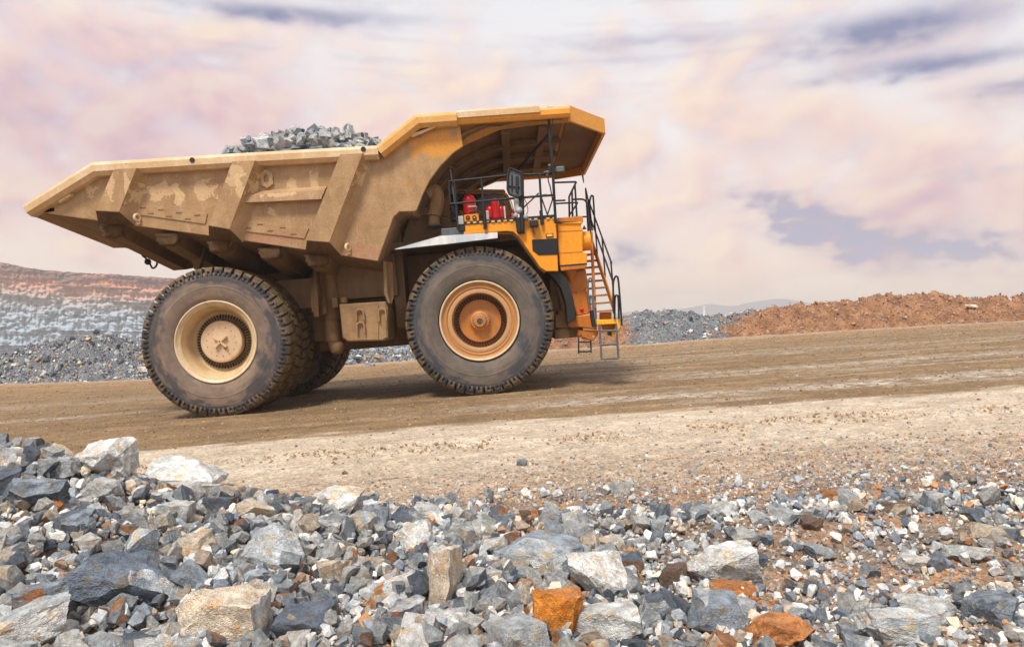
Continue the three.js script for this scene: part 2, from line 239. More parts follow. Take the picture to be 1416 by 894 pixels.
function blockFaces(R, cuts) {                                   // a convex block split off by flat breaks: a box cut by random planes, as polygons
  const e = [0.75 + R() * 0.25, 0.7 + R() * 0.3, 0.75 + R() * 0.25], sk = (R() - 0.5) * 0.5, sk2 = (R() - 0.5) * 0.5;
  const P = (i, j, k) => V(i * e[0] + j * sk, j * e[1], k * e[2] + j * sk2), q = (a, b, c, d) => [a, b, c, d];
  let faces = [q(P(1, -1, -1), P(1, 1, -1), P(1, 1, 1), P(1, -1, 1)), q(P(-1, -1, 1), P(-1, 1, 1), P(-1, 1, -1), P(-1, -1, -1)), q(P(-1, 1, -1), P(-1, 1, 1), P(1, 1, 1), P(1, 1, -1)), q(P(-1, -1, 1), P(-1, -1, -1), P(1, -1, -1), P(1, -1, 1)), q(P(-1, -1, 1), P(1, -1, 1), P(1, 1, 1), P(-1, 1, 1)), q(P(1, -1, -1), P(-1, -1, -1), P(-1, 1, -1), P(1, 1, -1))];
  for (let c = 0; c < cuts; c++) {
    const z = R() * 2 - 1, a = R() * 6.2832, s = Math.sqrt(1 - z * z), n = V(s * Math.cos(a), z, s * Math.sin(a)), d = 0.50 + R() * 0.42, out = [], rim = [];
    for (const f of faces) {
      const g = []; for (let i = 0; i < f.length; i++) { const A = f[i], B = f[(i + 1) % f.length], da = n.dot(A) - d, db = n.dot(B) - d; if (da <= 0) g.push(A); if ((da < 0 && db > 0) || (da > 0 && db < 0)) { const x = A.clone().lerp(B, da / (da - db)); g.push(x); rim.push(x); } }
      if (g.length > 2) out.push(g);
    }
    if (rim.length > 4) {
      const m = rim.reduce((t, p) => t.add(p), V()).divideScalar(rim.length), t1 = V().crossVectors(n, Math.abs(n.y) < 0.9 ? up3 : V(1, 0, 0)).normalize(), t2 = V().crossVectors(n, t1), seen = [];
      const ord = rim.map((p) => ({ p, t: Math.atan2(p.clone().sub(m).dot(t2), p.clone().sub(m).dot(t1)) })).sort((x, y) => x.t - y.t); for (const o of ord) if (!seen.length || seen[seen.length - 1].distanceTo(o.p) > 1e-4) seen.push(o.p);
      if (seen.length > 2) out.push(seen);
    }
    faces = out;
  }
  return faces;
}
function rockGeo(seed, level, pal, rough = 1) {
  const R = rng(seed * 2654435 + 17), faces = blockFaces(R, 5 + Math.floor(R() * 7)), pos = [], col = [], ox = R() * 50, c0 = V(), pk = () => K[PAL[pal][Math.floor(R() * PAL[pal].length)]];
  let rad = 0; for (const f of faces) for (const p of f) rad = Math.max(rad, p.length());
  const k = 1 / Math.pow(rad, 0.75), first = K[PAL[pal][0]];
  const wob = (p) => { const a = 0.05 * rough, b = 0.02 * rough; return V(p.x + a * N3(p.x * 1.9 + ox, p.y * 1.9, p.z * 1.9) + b * N3(p.x * 6 + ox, p.y * 6, p.z * 6), p.y + a * N3(p.x * 1.9, p.y * 1.9 + ox, p.z * 1.9) + b * N3(p.x * 6, p.y * 6 + ox, p.z * 6), p.z + a * N3(p.x * 1.9, p.y * 1.9, p.z * 1.9 + ox) + b * N3(p.x * 6, p.y * 6, p.z * 6 + ox)); };
  const tri = (A, B, C, l, c, s) => {
    if (l > 0) { const ab = A.clone().lerp(B, 0.5), bc = B.clone().lerp(C, 0.5), ca = C.clone().lerp(A, 0.5); tri(A, ab, ca, l - 1, c, s); tri(ab, B, bc, l - 1, c, s); tri(ca, bc, C, l - 1, c, s); tri(ab, bc, ca, l - 1, c, s); return; }
    for (const p of [A, B, C]) { const w = wob(p); pos.push(w.x * k, w.y * k, w.z * k); const m = 1 + 0.22 * N3(p.x * 2.1 + ox, p.y * 2.1, p.z * 2.1), t = sstep(0.2, 0.55, N3(p.x * 1.5, p.y * 1.5 + ox, p.z * 1.5)) * 0.8, q = mixc(c, first, t); col.push(q[0] * m * s, q[1] * m * s, q[2] * m * s); }
  };
  for (const f of faces) { c0.set(0, 0, 0); f.forEach((p) => c0.add(p)); c0.divideScalar(f.length); const c = R() < 0.5 ? first : pk(), s = 0.88 + R() * 0.24, m = c0.clone(); for (let i = 0; i < f.length; i++) { const A = f[i], B = f[(i + 1) % f.length]; if (A.distanceTo(B) < 1e-3) continue; const n = V().crossVectors(B.clone().sub(A), m.clone().sub(A)); if (n.dot(m) >= 0) tri(A, B, m, level, c, s); else tri(B, A, m, level, c, s); } }
  let g = new THREE.BufferGeometry(); g.setAttribute('position', new THREE.Float32BufferAttribute(pos, 3)); g.setAttribute('color', new THREE.Float32BufferAttribute(col, 3));
  g = level > 0 ? toCreasedNormals(g, 0.42) : (g.computeVertexNormals(), g); return boxUV(g);
}
function rayGround(px, py) {                                    // where the sight line through a spot in the photograph meets the ground
  const dx = (px - 708) / FOC, dy = -(py - 447) / FOC; let z = 1.2;
  for (; z < 40; z += 0.02) if (EYE + dy * z < ground(dx * z, z, false)) break;
  return { X: dx * z, Z: z, Y: ground(dx * z, z, false) };
}
const eul = new THREE.Euler(), M4 = new THREE.Matrix4(), QQ = new THREE.Quaternion(), CC = new THREE.Color();
const reach = (X, n) => lerp(4.72, 5.45, sstep(-0.6, -2.2, X)) + n * 0.35;     // how far back the rubble goes
function placeRock(name, g, X, Y, Z, sx, sy, sz, rx, ry, rz) {
  const o = new THREE.Mesh(g, rockMat); o.name = numbered(name); o.castShadow = o.receiveShadow = true;
  o.position.set(X, Y, -Z); o.scale.set(sx, sy, sz); o.rotation.set(rx, ry, rz); scene.add(o); return o;
}
// single rocks that stand out: [px, py of middle, width px, height px, palette, tilt, label]
const HEROES = [
  [140, 642, 78, 54, 'white', 0.1, 'big white blocky boulder on the crest of the bank at far left'],
  [252, 668, 108, 60, 'pale', 0.15, 'large grey slab with dark underside on crest, leftmost slab against the dry road'],
  [457, 702, 78, 48, 'white', -0.1, 'whitish boulder on the crest left of the middle, against the gravel verge'],
  [42, 690, 82, 50, 'dark', 0, 'large dark blue-grey block below the leftmost crest'],
  [378, 770, 88, 80, 'mid', 0.3, 'tall grey boulder with pale veined face in left middle of rubble'],
  [243, 718, 56, 46, 'pale', 0, 'pale grey chunk just below the dark-sided slab'],
  [172, 822, 150, 84, 'dark', -0.3, 'largest dark slate block lying low in the left rubble'],
  [306, 858, 112, 96, 'cream', 0.1, 'big cream white boulder with orange stained top at bottom left'],
  [430, 868, 92, 56, 'dark', 0.1, 'dark bluish rock at the bottom edge beside the cream boulder'],
  [258, 770, 74, 46, 'cream', -0.2, 'cream and orange rock in the middle of the left rubble'],
  [567, 754, 66, 54, 'white', 0.2, 'creamy white angular rock above the split upright rock'],
  [612, 812, 52, 86, 'tan', 0.05, 'upright split rock with tan face between dark sides'],
  [745, 780, 116, 54, 'slate', -0.12, 'long blue-grey slab lying right of the brown gravel patch'],
  [829, 800, 80, 84, 'white', 0.4, 'tall pale cream block behind the bright orange rock'],
  [772, 860, 76, 70, 'vivid', 0, 'bright orange rock at bottom middle'],
  [838, 866, 98, 78, 'green', 0.2, 'large pale grey block right beside the bright orange rock'],
  [688, 832, 62, 54, 'dark', -0.4, 'dark wedge rock left of the bright orange rock'],
  [994, 790, 104, 66, 'green', 0.1, 'big flat-faced pale greenish slab right of middle'],
  [1016, 824, 76, 28, 'orange', -0.1, 'orange yellow slab lying below the pale greenish slab'],
  [987, 858, 98, 62, 'slate', 0.1, 'blue-grey block at bottom, right of middle'],
  [1084, 880, 96, 46, 'orange', 0.05, 'orange faced rock cut by the bottom edge right of middle'],
  [1236, 876, 98, 50, 'pale', 0, 'pale grey boulder cut by the bottom edge at lower right'],
  [1370, 850, 64, 46, 'slate', 0.1, 'grey block with rusty base near the lower right corner'],
  [1290, 852, 74, 42, 'pale', 0.2, 'pale grey slab left of the block in the lower right corner'],
  [1131, 766, 42, 22, 'mid', 0, 'flat grey stone lying alone on the brown dirt patch'],
  [1147, 687, 26, 15, 'orange', 0, 'small orange stone at the edge of the gravel on the right'],
  [1173, 693, 24, 19, 'slate', 0, 'small blue-grey stone touching the small orange stone on the right'],
  [723, 640, 17, 12, 'slate', 0, 'lone grey stone lying out on the dry road strip'],
  [28, 884, 120, 62, 'white', 0.2, 'white slab cut by the bottom left corner'],
  [8, 645, 48, 46, 'white', -0.2, 'white rock cut by the left edge on the crest'],
  [35, 634, 32, 26, 'cream', 0, 'small cream and yellow stone on the far left crest'],
  [80, 646, 54, 28, 'mid', -0.1, 'grey flat rock between the yellow stone and the white boulder'],
  [46, 616, 34, 20, 'slate', 0, 'topmost grey rock of the bank at far left'],
  [146, 680, 54, 42, 'pale', 0.3, 'pale rock right under the big white crest boulder'],
  [452, 738, 42, 38, 'white', 0, 'small white rock under the whitish crest boulder'],
  [455, 801, 54, 46, 'cream', 0.1, 'cream rock right of the tall veined boulder'],
  [66, 700, 52, 28, 'orange', -0.1, 'orange brown rock below the large dark block'],
  [16, 782, 50, 50, 'mid', 0, 'grey rock cut by the left edge, half way down the rubble'],
  [392, 822, 58, 36, 'mixed', 0, 'grey and rust rock below the tall veined boulder'],
  [517, 722, 38, 50, 'slate', 0.1, 'upright slate rock on the crest near the middle'],
  [561, 728, 58, 36, 'dark', 0.1, 'dark rock on the crest right of the upright slate rock'],
  [646, 744, 34, 32, 'white', 0, 'small white rock beside the brown gravel patch'],
  [560, 864, 52, 54, 'mixed', 0, 'dark and white mottled rock at the bottom left of middle'],
  [612, 870, 60, 44, 'pale', 0, 'pale rock at the bottom below the split upright rock'],
  [536, 830, 88, 34, 'cream', 0.3, 'long cream rock tilted up to the split upright rock'],
  [768, 812, 46, 34, 'mid', 0, 'grey rock just above the bright orange rock'],
  [872, 782, 40, 36, 'dark', 0, 'dark rock right of the tall pale cream block'],
  [930, 800, 44, 34, 'brown', 0, 'brownish rock left of the pale greenish slab'],
  [905, 850, 60, 48, 'dark', 0.2, 'dark rock between the pale block and the blue-grey block at bottom'],
  [1262, 780, 60, 26, 'white', 0, 'flat white slab in the dirt on the right'],
  [1335, 768, 50, 26, 'white', 0, 'flat white stone near the right edge, half way down the rubble'],
  [1050, 716, 30, 22, 'mid', 0, 'grey stone on the gravel edge right of middle'],
  [1122, 726, 36, 22, 'brown', 0, 'brown stone on the gravel edge right of middle'],
  [1236, 704, 40, 20, 'brown', 0, 'flat tan stone in the stone row on the right'],
  [1362, 738, 40, 22, 'cream', 0, 'cream stone near the right edge of the stone row'],
  [740, 716, 40, 22, 'brown', 0, 'maroon brown stone at the edge of the rubble near the middle'],
  [270, 812, 70, 30, 'mixed', -0.6, 'grey rock with rusty edge leaning beside the largest slate block'],
  [60, 840, 90, 50, 'mixed', 0.1, 'grey rock with orange streaks at lower left'],
  [355, 735, 40, 30, 'slate', 0, 'slate rock above the tall veined boulder'],
  [100, 735, 60, 40, 'dark', 0.2, 'dark rock in the left rubble below the pale crest rock'],
  [300, 705, 50, 34, 'dark', 0, 'dark rock right of the pale chunk below the slab'],
  [405, 715, 56, 30, 'brown', -0.5, 'rusty leaning slab on the crest left of the whitish boulder'],
];
const taken = [], landmarks = [], said = {};
function whereabouts(kind, size, X, Y, Z) {                      // a label that names the nearest rock that stands out
  const px = 708 + X / Z * FOC, py = 447 - (Y - EYE) / Z * FOC; let out = '';
  const near = landmarks.map(([x, y, n]) => ({ x, y, n, d: Math.hypot(x - px, (y - py) * 1.3) })).sort((a, b) => a.d - b.d);
  for (let k = 0; k < 7 && !out; k++) for (const far of ['just ', '']) { const a = near[k], dx = px - a.x, dy = py - a.y, rel = Math.abs(dx) > Math.abs(dy) ? (dx < 0 ? 'left of' : 'right of') : dy < 0 ? 'above' : 'below', t = kind + ' rubble rock ' + (a.d < 70 ? far : '') + rel + ' the ' + a.n; if (!said[t] && t.split(' ').length < 17) { out = t; said[t] = 1; break; } }
  return out;
}
HEROES.forEach(([px, py, w, h, pal, tilt, label], i) => {
  const hit = rayGround(px, py + h * 0.30), m = hit.Z / FOC, R = rng(900 + i), sx = w * m * 0.72, sy = h * m * 0.80, sz = Math.max(sx * (0.6 + R() * 0.3), sy * 0.8);
  const Yc = EYE - (py - 447) / FOC * hit.Z, o = placeRock('rock', rockGeo(300 + i * 3, w > 40 ? 3 : 2, pal === 'green' ? 'pale' : pal), (px - 708) / FOC * (hit.Z + sz * 0.25), Math.min(Yc, hit.Y + sy * 0.65), hit.Z + sz * 0.25, sx, sy, sz, (R() - 0.5) * 0.3, 0, tilt);
  tag(o, label, 'rock', 'single rocks of the foreground bank'); taken.push([o.position.x, -o.position.z, sx * 0.75, sz * 0.75]); landmarks.push([px, py, label.replace(/^(the|a) /, '').split(/ (?:on|at|in|below|beside|with|lying|right|left|between|near|cut|half|just|just|behind|above|under|leaning|tilted|touching|against|out) /)[0].replace(/ (?:at|on) the$/, '')]);
});
// the other large rocks of the bank
const kinds = ['dark', 'dark', 'slate', 'slate', 'slate', 'mid', 'mid', 'pale', 'pale', 'white', 'cream', 'mixed', 'orange', 'pale', 'slate', 'mid', 'white', 'mid', 'pale', 'cream'];
const look = { dark: 'dark blue-grey', slate: 'slate grey', mid: 'mid grey', pale: 'pale grey', white: 'white', cream: 'cream', mixed: 'grey and rust', orange: 'orange brown' };
const midGeos = kinds.map((k, i) => [k, rockGeo(40 + i, 2, k)]).concat(kinds.map((k, i) => [k, rockGeo(90 + i, 2, k)]));
{
  const R = rng(4242); let n = 0, tries = 0;
  while (n < 238 && tries++ < 30000) {
    const Z = 2.1 + R() * 3.4, X = (R() * 2 - 1) * (0.78 * Z + 0.25); const left = sstep(1.1, -0.6, X);
    const size = lerp(0.04 + 0.055 * R(), 0.085 + 0.14 * R() * R() + (R() < 0.2 ? 0.04 : 0), left) * (0.8 + 0.08 * Z);
    if (Z > reach(X, 0) && R() > 0.05) continue;
    if (X > 0.9 && X < 2.7 && Z > 3.15 && Z < 4.3 && R() > 0.12) continue;
    if (left > 0.5 && Math.exp(-(((X - 0.05) / 0.28) ** 2 + ((Z - 4.3) / 0.4) ** 2)) > 0.4) continue;
    let ok = true; for (const [x, z, a, b] of taken) { const dx = (x - X) / (a + size * 0.45), dz = (z - Z) / (b + size * 0.45); if (dx * dx + dz * dz < 1) { ok = false; break; } }
    if (!ok) continue;
    taken.push([X, Z, size * 0.6, size * 0.6]);
    const [kind, g] = midGeos[Math.floor(R() * midGeos.length)], sx = size * (0.8 + R() * 0.5), sy = size * (0.55 + R() * 0.5), sz = size * (0.7 + R() * 0.5);
    const o = placeRock('rubble_rock', g, X, ground(X, Z, false) + sy * (0.15 + R() * 0.25), Z, sx, sy, sz, (R() - 0.5) * 0.9, R() * 6.28, (R() - 0.5) * 0.9);
    tag(o, whereabouts(look[kind], size, X, o.position.y, Z) || look[kind] + ' broken rock, one of the smaller ones in the foreground rubble', 'rock', 'smaller ' + look[kind] + ' rocks of the foreground rubble'); n++;
  }
}
// the many hand-sized pieces packed between the large ones
{
  const R = rng(2024), sets = kinds.map(() => []);
  for (let i = 0; i < 5200; i++) {
    const Z = 1.8 + R() * 3.7, X = (R() * 2 - 1) * (0.8 * Z + 0.25), left = sstep(1.0, -0.4, X), n = fbm2(X * 1.1 + 8, Z * 1.1, 2);
    if (R() > 0.22 + 0.78 * left) continue; if (Z > reach(X, n) - 0.1 && R() < 0.95) continue; if (X > 0.8 && X < 2.8 && Z > 3.15 && Z < 4.3 && R() < 0.75) continue;
    if (Math.exp(-(((X - 0.05) / 0.32) ** 2 + ((Z - 4.3) / 0.35) ** 2)) > 0.4) continue;
    const s = (0.026 + 0.045 * Math.pow(R(), 1.8)) * (0.75 + Z * 0.09); sets[Math.floor(R() * kinds.length)].push([X, ground(X, Z, false) + s * (0.1 + R() * 0.8) + left * R() * 0.035, Z, s, [1, 1, 1].map(() => 1)]);
  }
  sets.forEach((t, i) => { if (t.length) scatter('broken_rock', rockGeo(1200 + i, 1, kinds[i] === 'orange' ? 'mixed' : kinds[i]), rockMat, t); });
}
// loose rubble and gravel, uncountable
const chipMat = mat({ vertexColors: false, map: rockMap, roughness: 0.85 });
function chipGeo(seed, detail) { const g = rockGeo(seed, detail, 'mid', 1.6); g.deleteAttribute('color'); return g; }
const chips = [chipGeo(501, 0), chipGeo(502, 0), chipGeo(503, 0), chipGeo(508, 0)];
const chipCols = [[108, 117, 130], [134, 143, 154], [158, 166, 174], [180, 186, 190], [200, 203, 204], [224, 223, 219], [240, 237, 230], [180, 162, 144], [230, 212, 188], [208, 154, 108], [170, 136, 110]].map((c) => lin(...c));
function scatter(name, geo, material, items) {                 // items [x, y, Z, size, colour]
  const im = new THREE.InstancedMesh(geo, material, items.length), R = rng(items.length * 7 + 3);
  items.forEach(([x, y, Z, s, c], i) => { QQ.setFromEuler(eul.set(R() * 6.28, R() * 6.28, R() * 6.28)); M4.compose(V(x, y, -Z), QQ, V(s * (0.75 + R() * 0.6), s * (0.55 + R() * 0.5), s * (0.7 + R() * 0.5))); im.setMatrixAt(i, M4); im.setColorAt(i, CC.setRGB(...c)); });
  im.name = numbered(name); im.userData.kind = 'stuff'; im.castShadow = im.receiveShadow = true; scene.add(im); return im;
}
{
  const brownish = (k) => lin(200 - k * 84, 166 - k * 74, 128 - k * 64), R = rng(999), sets = chips.map(() => []), grav = [[], []];
  const pick = (warm) => { const r = R(); let c = r < 0.32 ? chipCols[Math.floor(R() * 3)] : r < 0.58 ? chipCols[3 + Math.floor(R() * 2)] : r < 0.84 ? chipCols[5 + Math.floor(R() * 2)] : r < 0.95 ? chipCols[7 + Math.floor(R() * 2)] : chipCols[7 + Math.floor(R() * 4)]; if (R() < warm) c = chipCols[7 + Math.floor(R() * 4)]; const m = 0.8 + R() * 0.4; return c.map((x) => x * m); };
  for (let i = 0; i < 21000; i++) {                             // rubble between the rocks
    const Z = 1.7 + Math.pow(R(), 0.9) * 4.0, X = (R() * 2 - 1) * (0.8 * Z + 0.3), left = sstep(1.1, -0.6, X), n = fbm2(X * 1.3 + 3, Z * 1.3, 3);
    if (X > 0.8 && X < 2.8 && Z > 3.15 && Z < 4.3 && R() < 0.55 + n) continue;
    if (Z > reach(X, n) && R() < 0.93) continue;
    const brown = Math.exp(-(((X - 0.05) / 0.45) ** 2 + ((Z - 4.2) / 0.4) ** 2)); if (brown > 0.4 && R() < 0.6) continue;
    const s = (0.010 + 0.03 * Math.pow(R(), 2.6) + left * 0.014 * R()) * (0.75 + Z * 0.09);
    sets[Math.floor(R() * 4)].push([X, ground(X, Z, false) + s * (0.2 + R() * 0.9) + left * R() * 0.02, Z, s, pick(0.0 + brown * 0.6)]);
  }
  for (let i = 0; i < 95000; i++) {                             // gravel of the verge, thinning toward the road
    const Z = 2.2 + R() * 6.6, X = (R() * 2 - 1) * (0.82 * Z + 0.4), n = fbm2(X * 0.8, Z * 1.5 + 40, 3), rightward = sstep(-3, 3, X);
    const keep = Z < 4.8 ? 0.85 : sstep(7.7 + n * 1.2, 4.6, Z - rightward * 0.8); if (R() > keep * keep) continue;
    const s = 0.004 + 0.015 * Math.pow(R(), 2.6) + (R() < 0.02 ? 0.014 : 0);
    grav[i & 1].push([X, ground(X, Z, true) + s * 0.15, Z, s, pick(0.42).map((x) => x * 0.8)]);
  }
  for (let i = 0; i < 15000; i++) {                              // stray stones on the road
    const Z = 6.5 + R() * 25, X = (R() * 2 - 1) * (0.78 * Z), s = (0.006 + 0.022 * Math.pow(R(), 3)) * (0.7 + Z * 0.03); if (Z < 10 && R() < 0.7) continue; grav[0].push([X, ground(X, Z, true) + s * 0.1, Z, s, R() < 0.12 ? chipCols[1 + Math.floor(R() * 3)] : brownish(R())]);
  }
  for (let i = 0; i < 2600; i++) { const X = (R() * 2 - 1) * 7, zt = 8.15 + 0.25 * N2(X * 0.15, 4.4), Z = zt + (R() + R() - 1) * 0.45; if (R() > sstep(-0.2, 0.4, N2(X * 0.5, 8.8) + 0.2)) continue; const s = 0.006 + 0.024 * Math.pow(R(), 2.5); grav[1].push([X, ground(X, Z, true) + s * 0.2, Z, s, brownish(R() * 0.6)]); }   // clods thrown up along the tyre prints
  sets.forEach((s, i) => scatter('loose_rubble', chips[i], chipMat, s));
  grav.forEach((s, i) => scatter('verge_gravel', chips[i * 2 + 1], chipMat, s));
}

// ------------------------------------------------------------------ berms along the far side of the road
const BZ = 36, mp = BZ / FOC;
const crestPx = curve1([[-500, 500], [-150, 498], [0, 493], [40, 481], [90, 471], [140, 463], [165, 470], [195, 479], [260, 484], [420, 487], [510, 486], [570, 488], [640, 470], [760, 455], [830, 448], [868, 437], [900, 432], [950, 433], [985, 439], [1050, 430], [1100, 424], [1190, 416], [1220, 409], [1290, 408], [1340, 414], [1400, 411], [1500, 404], [1700, 400], [2000, 396]]);
const crestY = (X) => EYE + (447 - crestPx(708 + X / mp)) * mp;
function bermY(X, Z) {
  const base = roadLine(X) - 0.35, top = crestY(X), n = fbm2(X * 0.5, Z * 0.5, 4), t = Z < BZ ? sstep(31.9 + n * 0.35, BZ + n * 0.6, Z) : sstep(BZ + 6, BZ, Z);
  const tt = Z < BZ ? lerp(t, clamp((Z - 32.2) / (BZ - 32.2)), 0.6) : t;
  return base + (top - base) * tt * (1 + n * 0.05) + (0.30 * fbm2(X * 0.9, Z * 1.1, 3) + 0.20 * fbm2(X * 2.4, Z * 2.4, 4) + 0.07 * fbm2(X * 7, Z * 7, 2)) * sstep(0.02, 0.3, tt);
}
const greyAmt = (X, Z) => { const px = 708 + X / mp, n = fbm2(X * 0.4, Z * 0.5 + 60, 3) * 60; return px < 620 ? 1 : sstep(852, 876, px + n * 0.3) * sstep(995, 955, px + n + (Z - 33) * -18); };
const bermColor = (X, Z) => { const n = fbm2(X * 0.9, Z * 0.9, 4), g = greyAmt(X, Z); return mixc(mixc(lin(190, 142, 104), lin(150, 106, 76), clamp(0.5 + n * 1.3)), mixc(lin(144, 148, 152), lin(112, 118, 126), clamp(0.5 + n)), g); };
const bermMat = mat({ vertexColors: true, map: rep(dirtMap, 0.5), bumpMap: rep(dirtBump, 0.25), bumpScale: 0.12, roughness: 0.95 });
for (const [name, a, b, n] of [['gravel_berm', -62, -2.5, 520], ['dirt_berm', -2.5, 62, 560]]) structure(new THREE.Mesh(sheet(a, b, n, 31.6, 43, 80, bermY, bermColor), bermMat), name);
{
  const R = rng(31337), sets = [[], [], [], []], oc = [[178, 132, 98], [190, 146, 110], [152, 108, 80], [166, 122, 92], [206, 184, 160], [150, 142, 136], [184, 136, 98], [170, 120, 86]].map((c) => lin(...c)), gc = [[104, 112, 122], [132, 140, 148], [160, 165, 170], [190, 192, 192], [214, 212, 208], [90, 98, 110], [200, 168, 134]].map((c) => lin(...c));
  for (let i = 0; i < 42000; i++) {
    const Z = 31.8 + R() * 5.2, X = (R() * 2 - 1) * 0.80 * Z, g = greyAmt(X, Z); if (Z < 32.6 && R() < 0.6) continue;
    const grey_ = R() < g * 0.97 + 0.03, left = X < -2.5, s = (0.016 + 0.05 * Math.pow(R(), 3) + (R() < 0.05 ? 0.16 * R() * R() : 0)) * (grey_ ? 1.05 : 0.9) * (left ? 1.5 : 1), L = grey_ ? gc : oc, m = grey_ ? 0.6 + R() * 0.8 : 0.75 + R() * 0.5;
    sets[i & 3].push([X, bermY(X, Z) + s * 0.25, Z, s, L[Math.floor(R() * L.length)].map((x) => x * m)]);
  }
  sets.forEach((s, i) => scatter('berm_stones', chips[i], chipMat, s));
}
// single boulders at the foot of the berms
[[197, 514, 15, 9, 'white', 'white boulder at the foot of the far gravel berm, left of the rear wheel'], [975, 464, 8, 6, 'white', 'white stone at the foot of the far dirt berm'], [521, 493, 11, 7, 'pale', 'pale boulder on the far berm seen beneath the truck'], [512, 506, 16, 7, 'mid', 'flat grey boulder at the foot of the far berm beneath the truck'], [1000, 444, 12, 6, 'cream', 'cream boulder near the left end of the brown dirt berm'], [1344, 425, 16, 6, 'cream', 'flat cream boulder high on the brown dirt berm at right'], [1226, 455, 9, 5, 'mid', 'grey stone at the foot of the brown dirt berm at right']].forEach(([px, py, w, h, pal, label], i) => {
  const dx = (px - 708) / FOC, dy = -(py - 447) / FOC; let Z = 31; for (; Z < 42; Z += 0.02) if (EYE + dy * Z < Math.max(bermY(dx * Z, Z), roadLine(dx * Z) + 0.02)) break;
  const m = Z / FOC, o = placeRock('boulder', rockGeo(700 + i, 2, pal), dx * Z, Math.max(bermY(dx * Z, Z), roadLine(dx * Z)) + h * m * 0.2, Z, w * m * 0.6, h * m * 0.6, w * m * 0.5, 0, i, 0.1); tag(o, label, 'boulder');
});

// ------------------------------------------------------------------ open-pit wall, far hills
function pitWall() {
  const WZ = 470, m = WZ / FOC, topPx = curve1([[-700, 330], [-200, 345], [0, 362], [45, 371], [110, 377], [150, 379], [235, 384], [400, 392], [600, 425], [760, 470]]);
  const nx = 560, ny = 170, pos = [], col = [], idx = [], uv = [];
  const strata = (t, n) => {                                    // t: 0 top ... 1 bottom, rock layers of the pit face, lower tones paled to imitate haze
    const a = lin(118, 80, 74), b = lin(190, 134, 104), c = lin(172, 166, 162), d = lin(164, 177, 186), e = lin(154, 171, 184);
    return t < 0.12 ? mixc(a, b, sstep(0.05, 0.12, t + n * 0.04)) : t < 0.34 ? mixc(b, c, sstep(0.14, 0.32, t + n * 0.10)) : t < 0.5 ? mixc(c, d, sstep(0.34, 0.46, t + n * 0.08)) : mixc(d, e, clamp((t - 0.5) * 2 + n));
  };
  for (let j = 0, q = 0; j <= ny; j++) for (let i = 0; i <= nx; i++, q++) {
    const px = lerp(-420, 760, i / nx), X0 = (px - 708) * m, top = EYE + (447 - topPx(px)) * m, t = j / ny, bottom = -22;
    const benches = 6, bt = t * benches, step = Math.floor(bt), f = bt - step;         // each bench: steep face, then a ledge
    const nb = fbm2(X0 * 0.02 + step * 7, step * 3.3, 4), face = f < 0.72 ? f / 0.72 : 1, ledge = f < 0.72 ? 0 : (f - 0.72) / 0.28;
    const y = lerp(top, bottom, (step + face) / benches), out = (step + ledge) * 9 + face * 3 + nb * 5;
    const n1 = fbm2(X0 * 0.025, y * 0.16 + 3, 5), n2 = fbm2(X0 * 0.20, y * 0.24, 6), cut = fbm2(X0 * 0.30 + step * 9, y * 0.06, 4), crag = N3(X0 * 0.11, y * 0.2, 4) ;
    const Z = WZ - out + n1 * 4 + n2 * 2.8 + cut * 3.0 * (1 - ledge) + Math.abs(crag) * 1.2;
    pos.push(X0 * Z / WZ, y + (t > 0.02 ? n2 * 0.9 + nb * 0.5 : n2 * 0.9), -Z); uv.push(X0 * 0.1, y * 0.1);
    let c = strata(clamp(t + n1 * 0.06), n2); const o = sstep(0.1, 0.45, n1 + n2 * 0.6) * sstep(0.5, 0.2, t); c = mixc(c, lin(216, 138, 90), o * 0.7); c = mixc(c, lin(200, 198, 194), sstep(0.15, 0.4, n2) * 0.08 * sstep(0.1, 0.3, t)); c = mixc(c, lin(134, 152, 168), sstep(0.12, 0.4, -n2 - n1 * 0.5) * 0.3 * sstep(0.25, 0.5, t)); if (ledge > 0) c = mixc(c, lin(184, 192, 197), 0.25);
    col.push(...c);
  }
  for (let j = 0; j < ny; j++) for (let i = 0; i < nx; i++) { const a = j * (nx + 1) + i, b = a + 1, c = a + nx + 1; idx.push(a, c, b, b, c, c + 1); }
  const g = new THREE.BufferGeometry(); g.setAttribute('position', new THREE.Float32BufferAttribute(pos, 3)); g.setAttribute('color', new THREE.Float32BufferAttribute(col, 3)); g.setAttribute('uv', new THREE.Float32BufferAttribute(uv, 2)); g.setIndex(idx); g.computeVertexNormals();
  structure(new THREE.Mesh(g, mat({ vertexColors: true, roughness: 1 })), 'pit_wall');
}
pitWall();
function ridge(name, Z0, pts, colr, amp, depth) {
  const top = curve1(pts), m = Z0 / FOC, g = sheet(-Z0 * 0.9, Z0 * 1.3, 260, Z0 - depth, Z0 + depth, 24, (X, Z) => { const px = 708 + X / m, k = 1 - Math.abs(Z - Z0) / depth, h = EYE + (447 - top(px)) * m; return -12 + (h + 12) * sstep(0, 1, k) + amp * fbm2(X * 0.012, Z * 0.012, 4) * k; }, () => colr);
  structure(new THREE.Mesh(g, mat({ vertexColors: true, roughness: 1 })), name);
}
ridge('far_hills', 1300, [[-700, 452], [0, 450], [600, 445], [800, 436], [865, 432], [920, 430], [960, 424], [985, 421], [1010, 423], [1040, 417], [1075, 413], [1100, 415], [1130, 424], [1300, 430], [1500, 428], [2000, 440]], lin(122, 122, 132), 3, 250);
ridge('low_hills', 700, [[-700, 454], [600, 450], [800, 443], [880, 437], [930, 437], [1000, 436], [1060, 434], [1200, 440], [2000, 444]], lin(112, 112, 108), 1.5, 120);
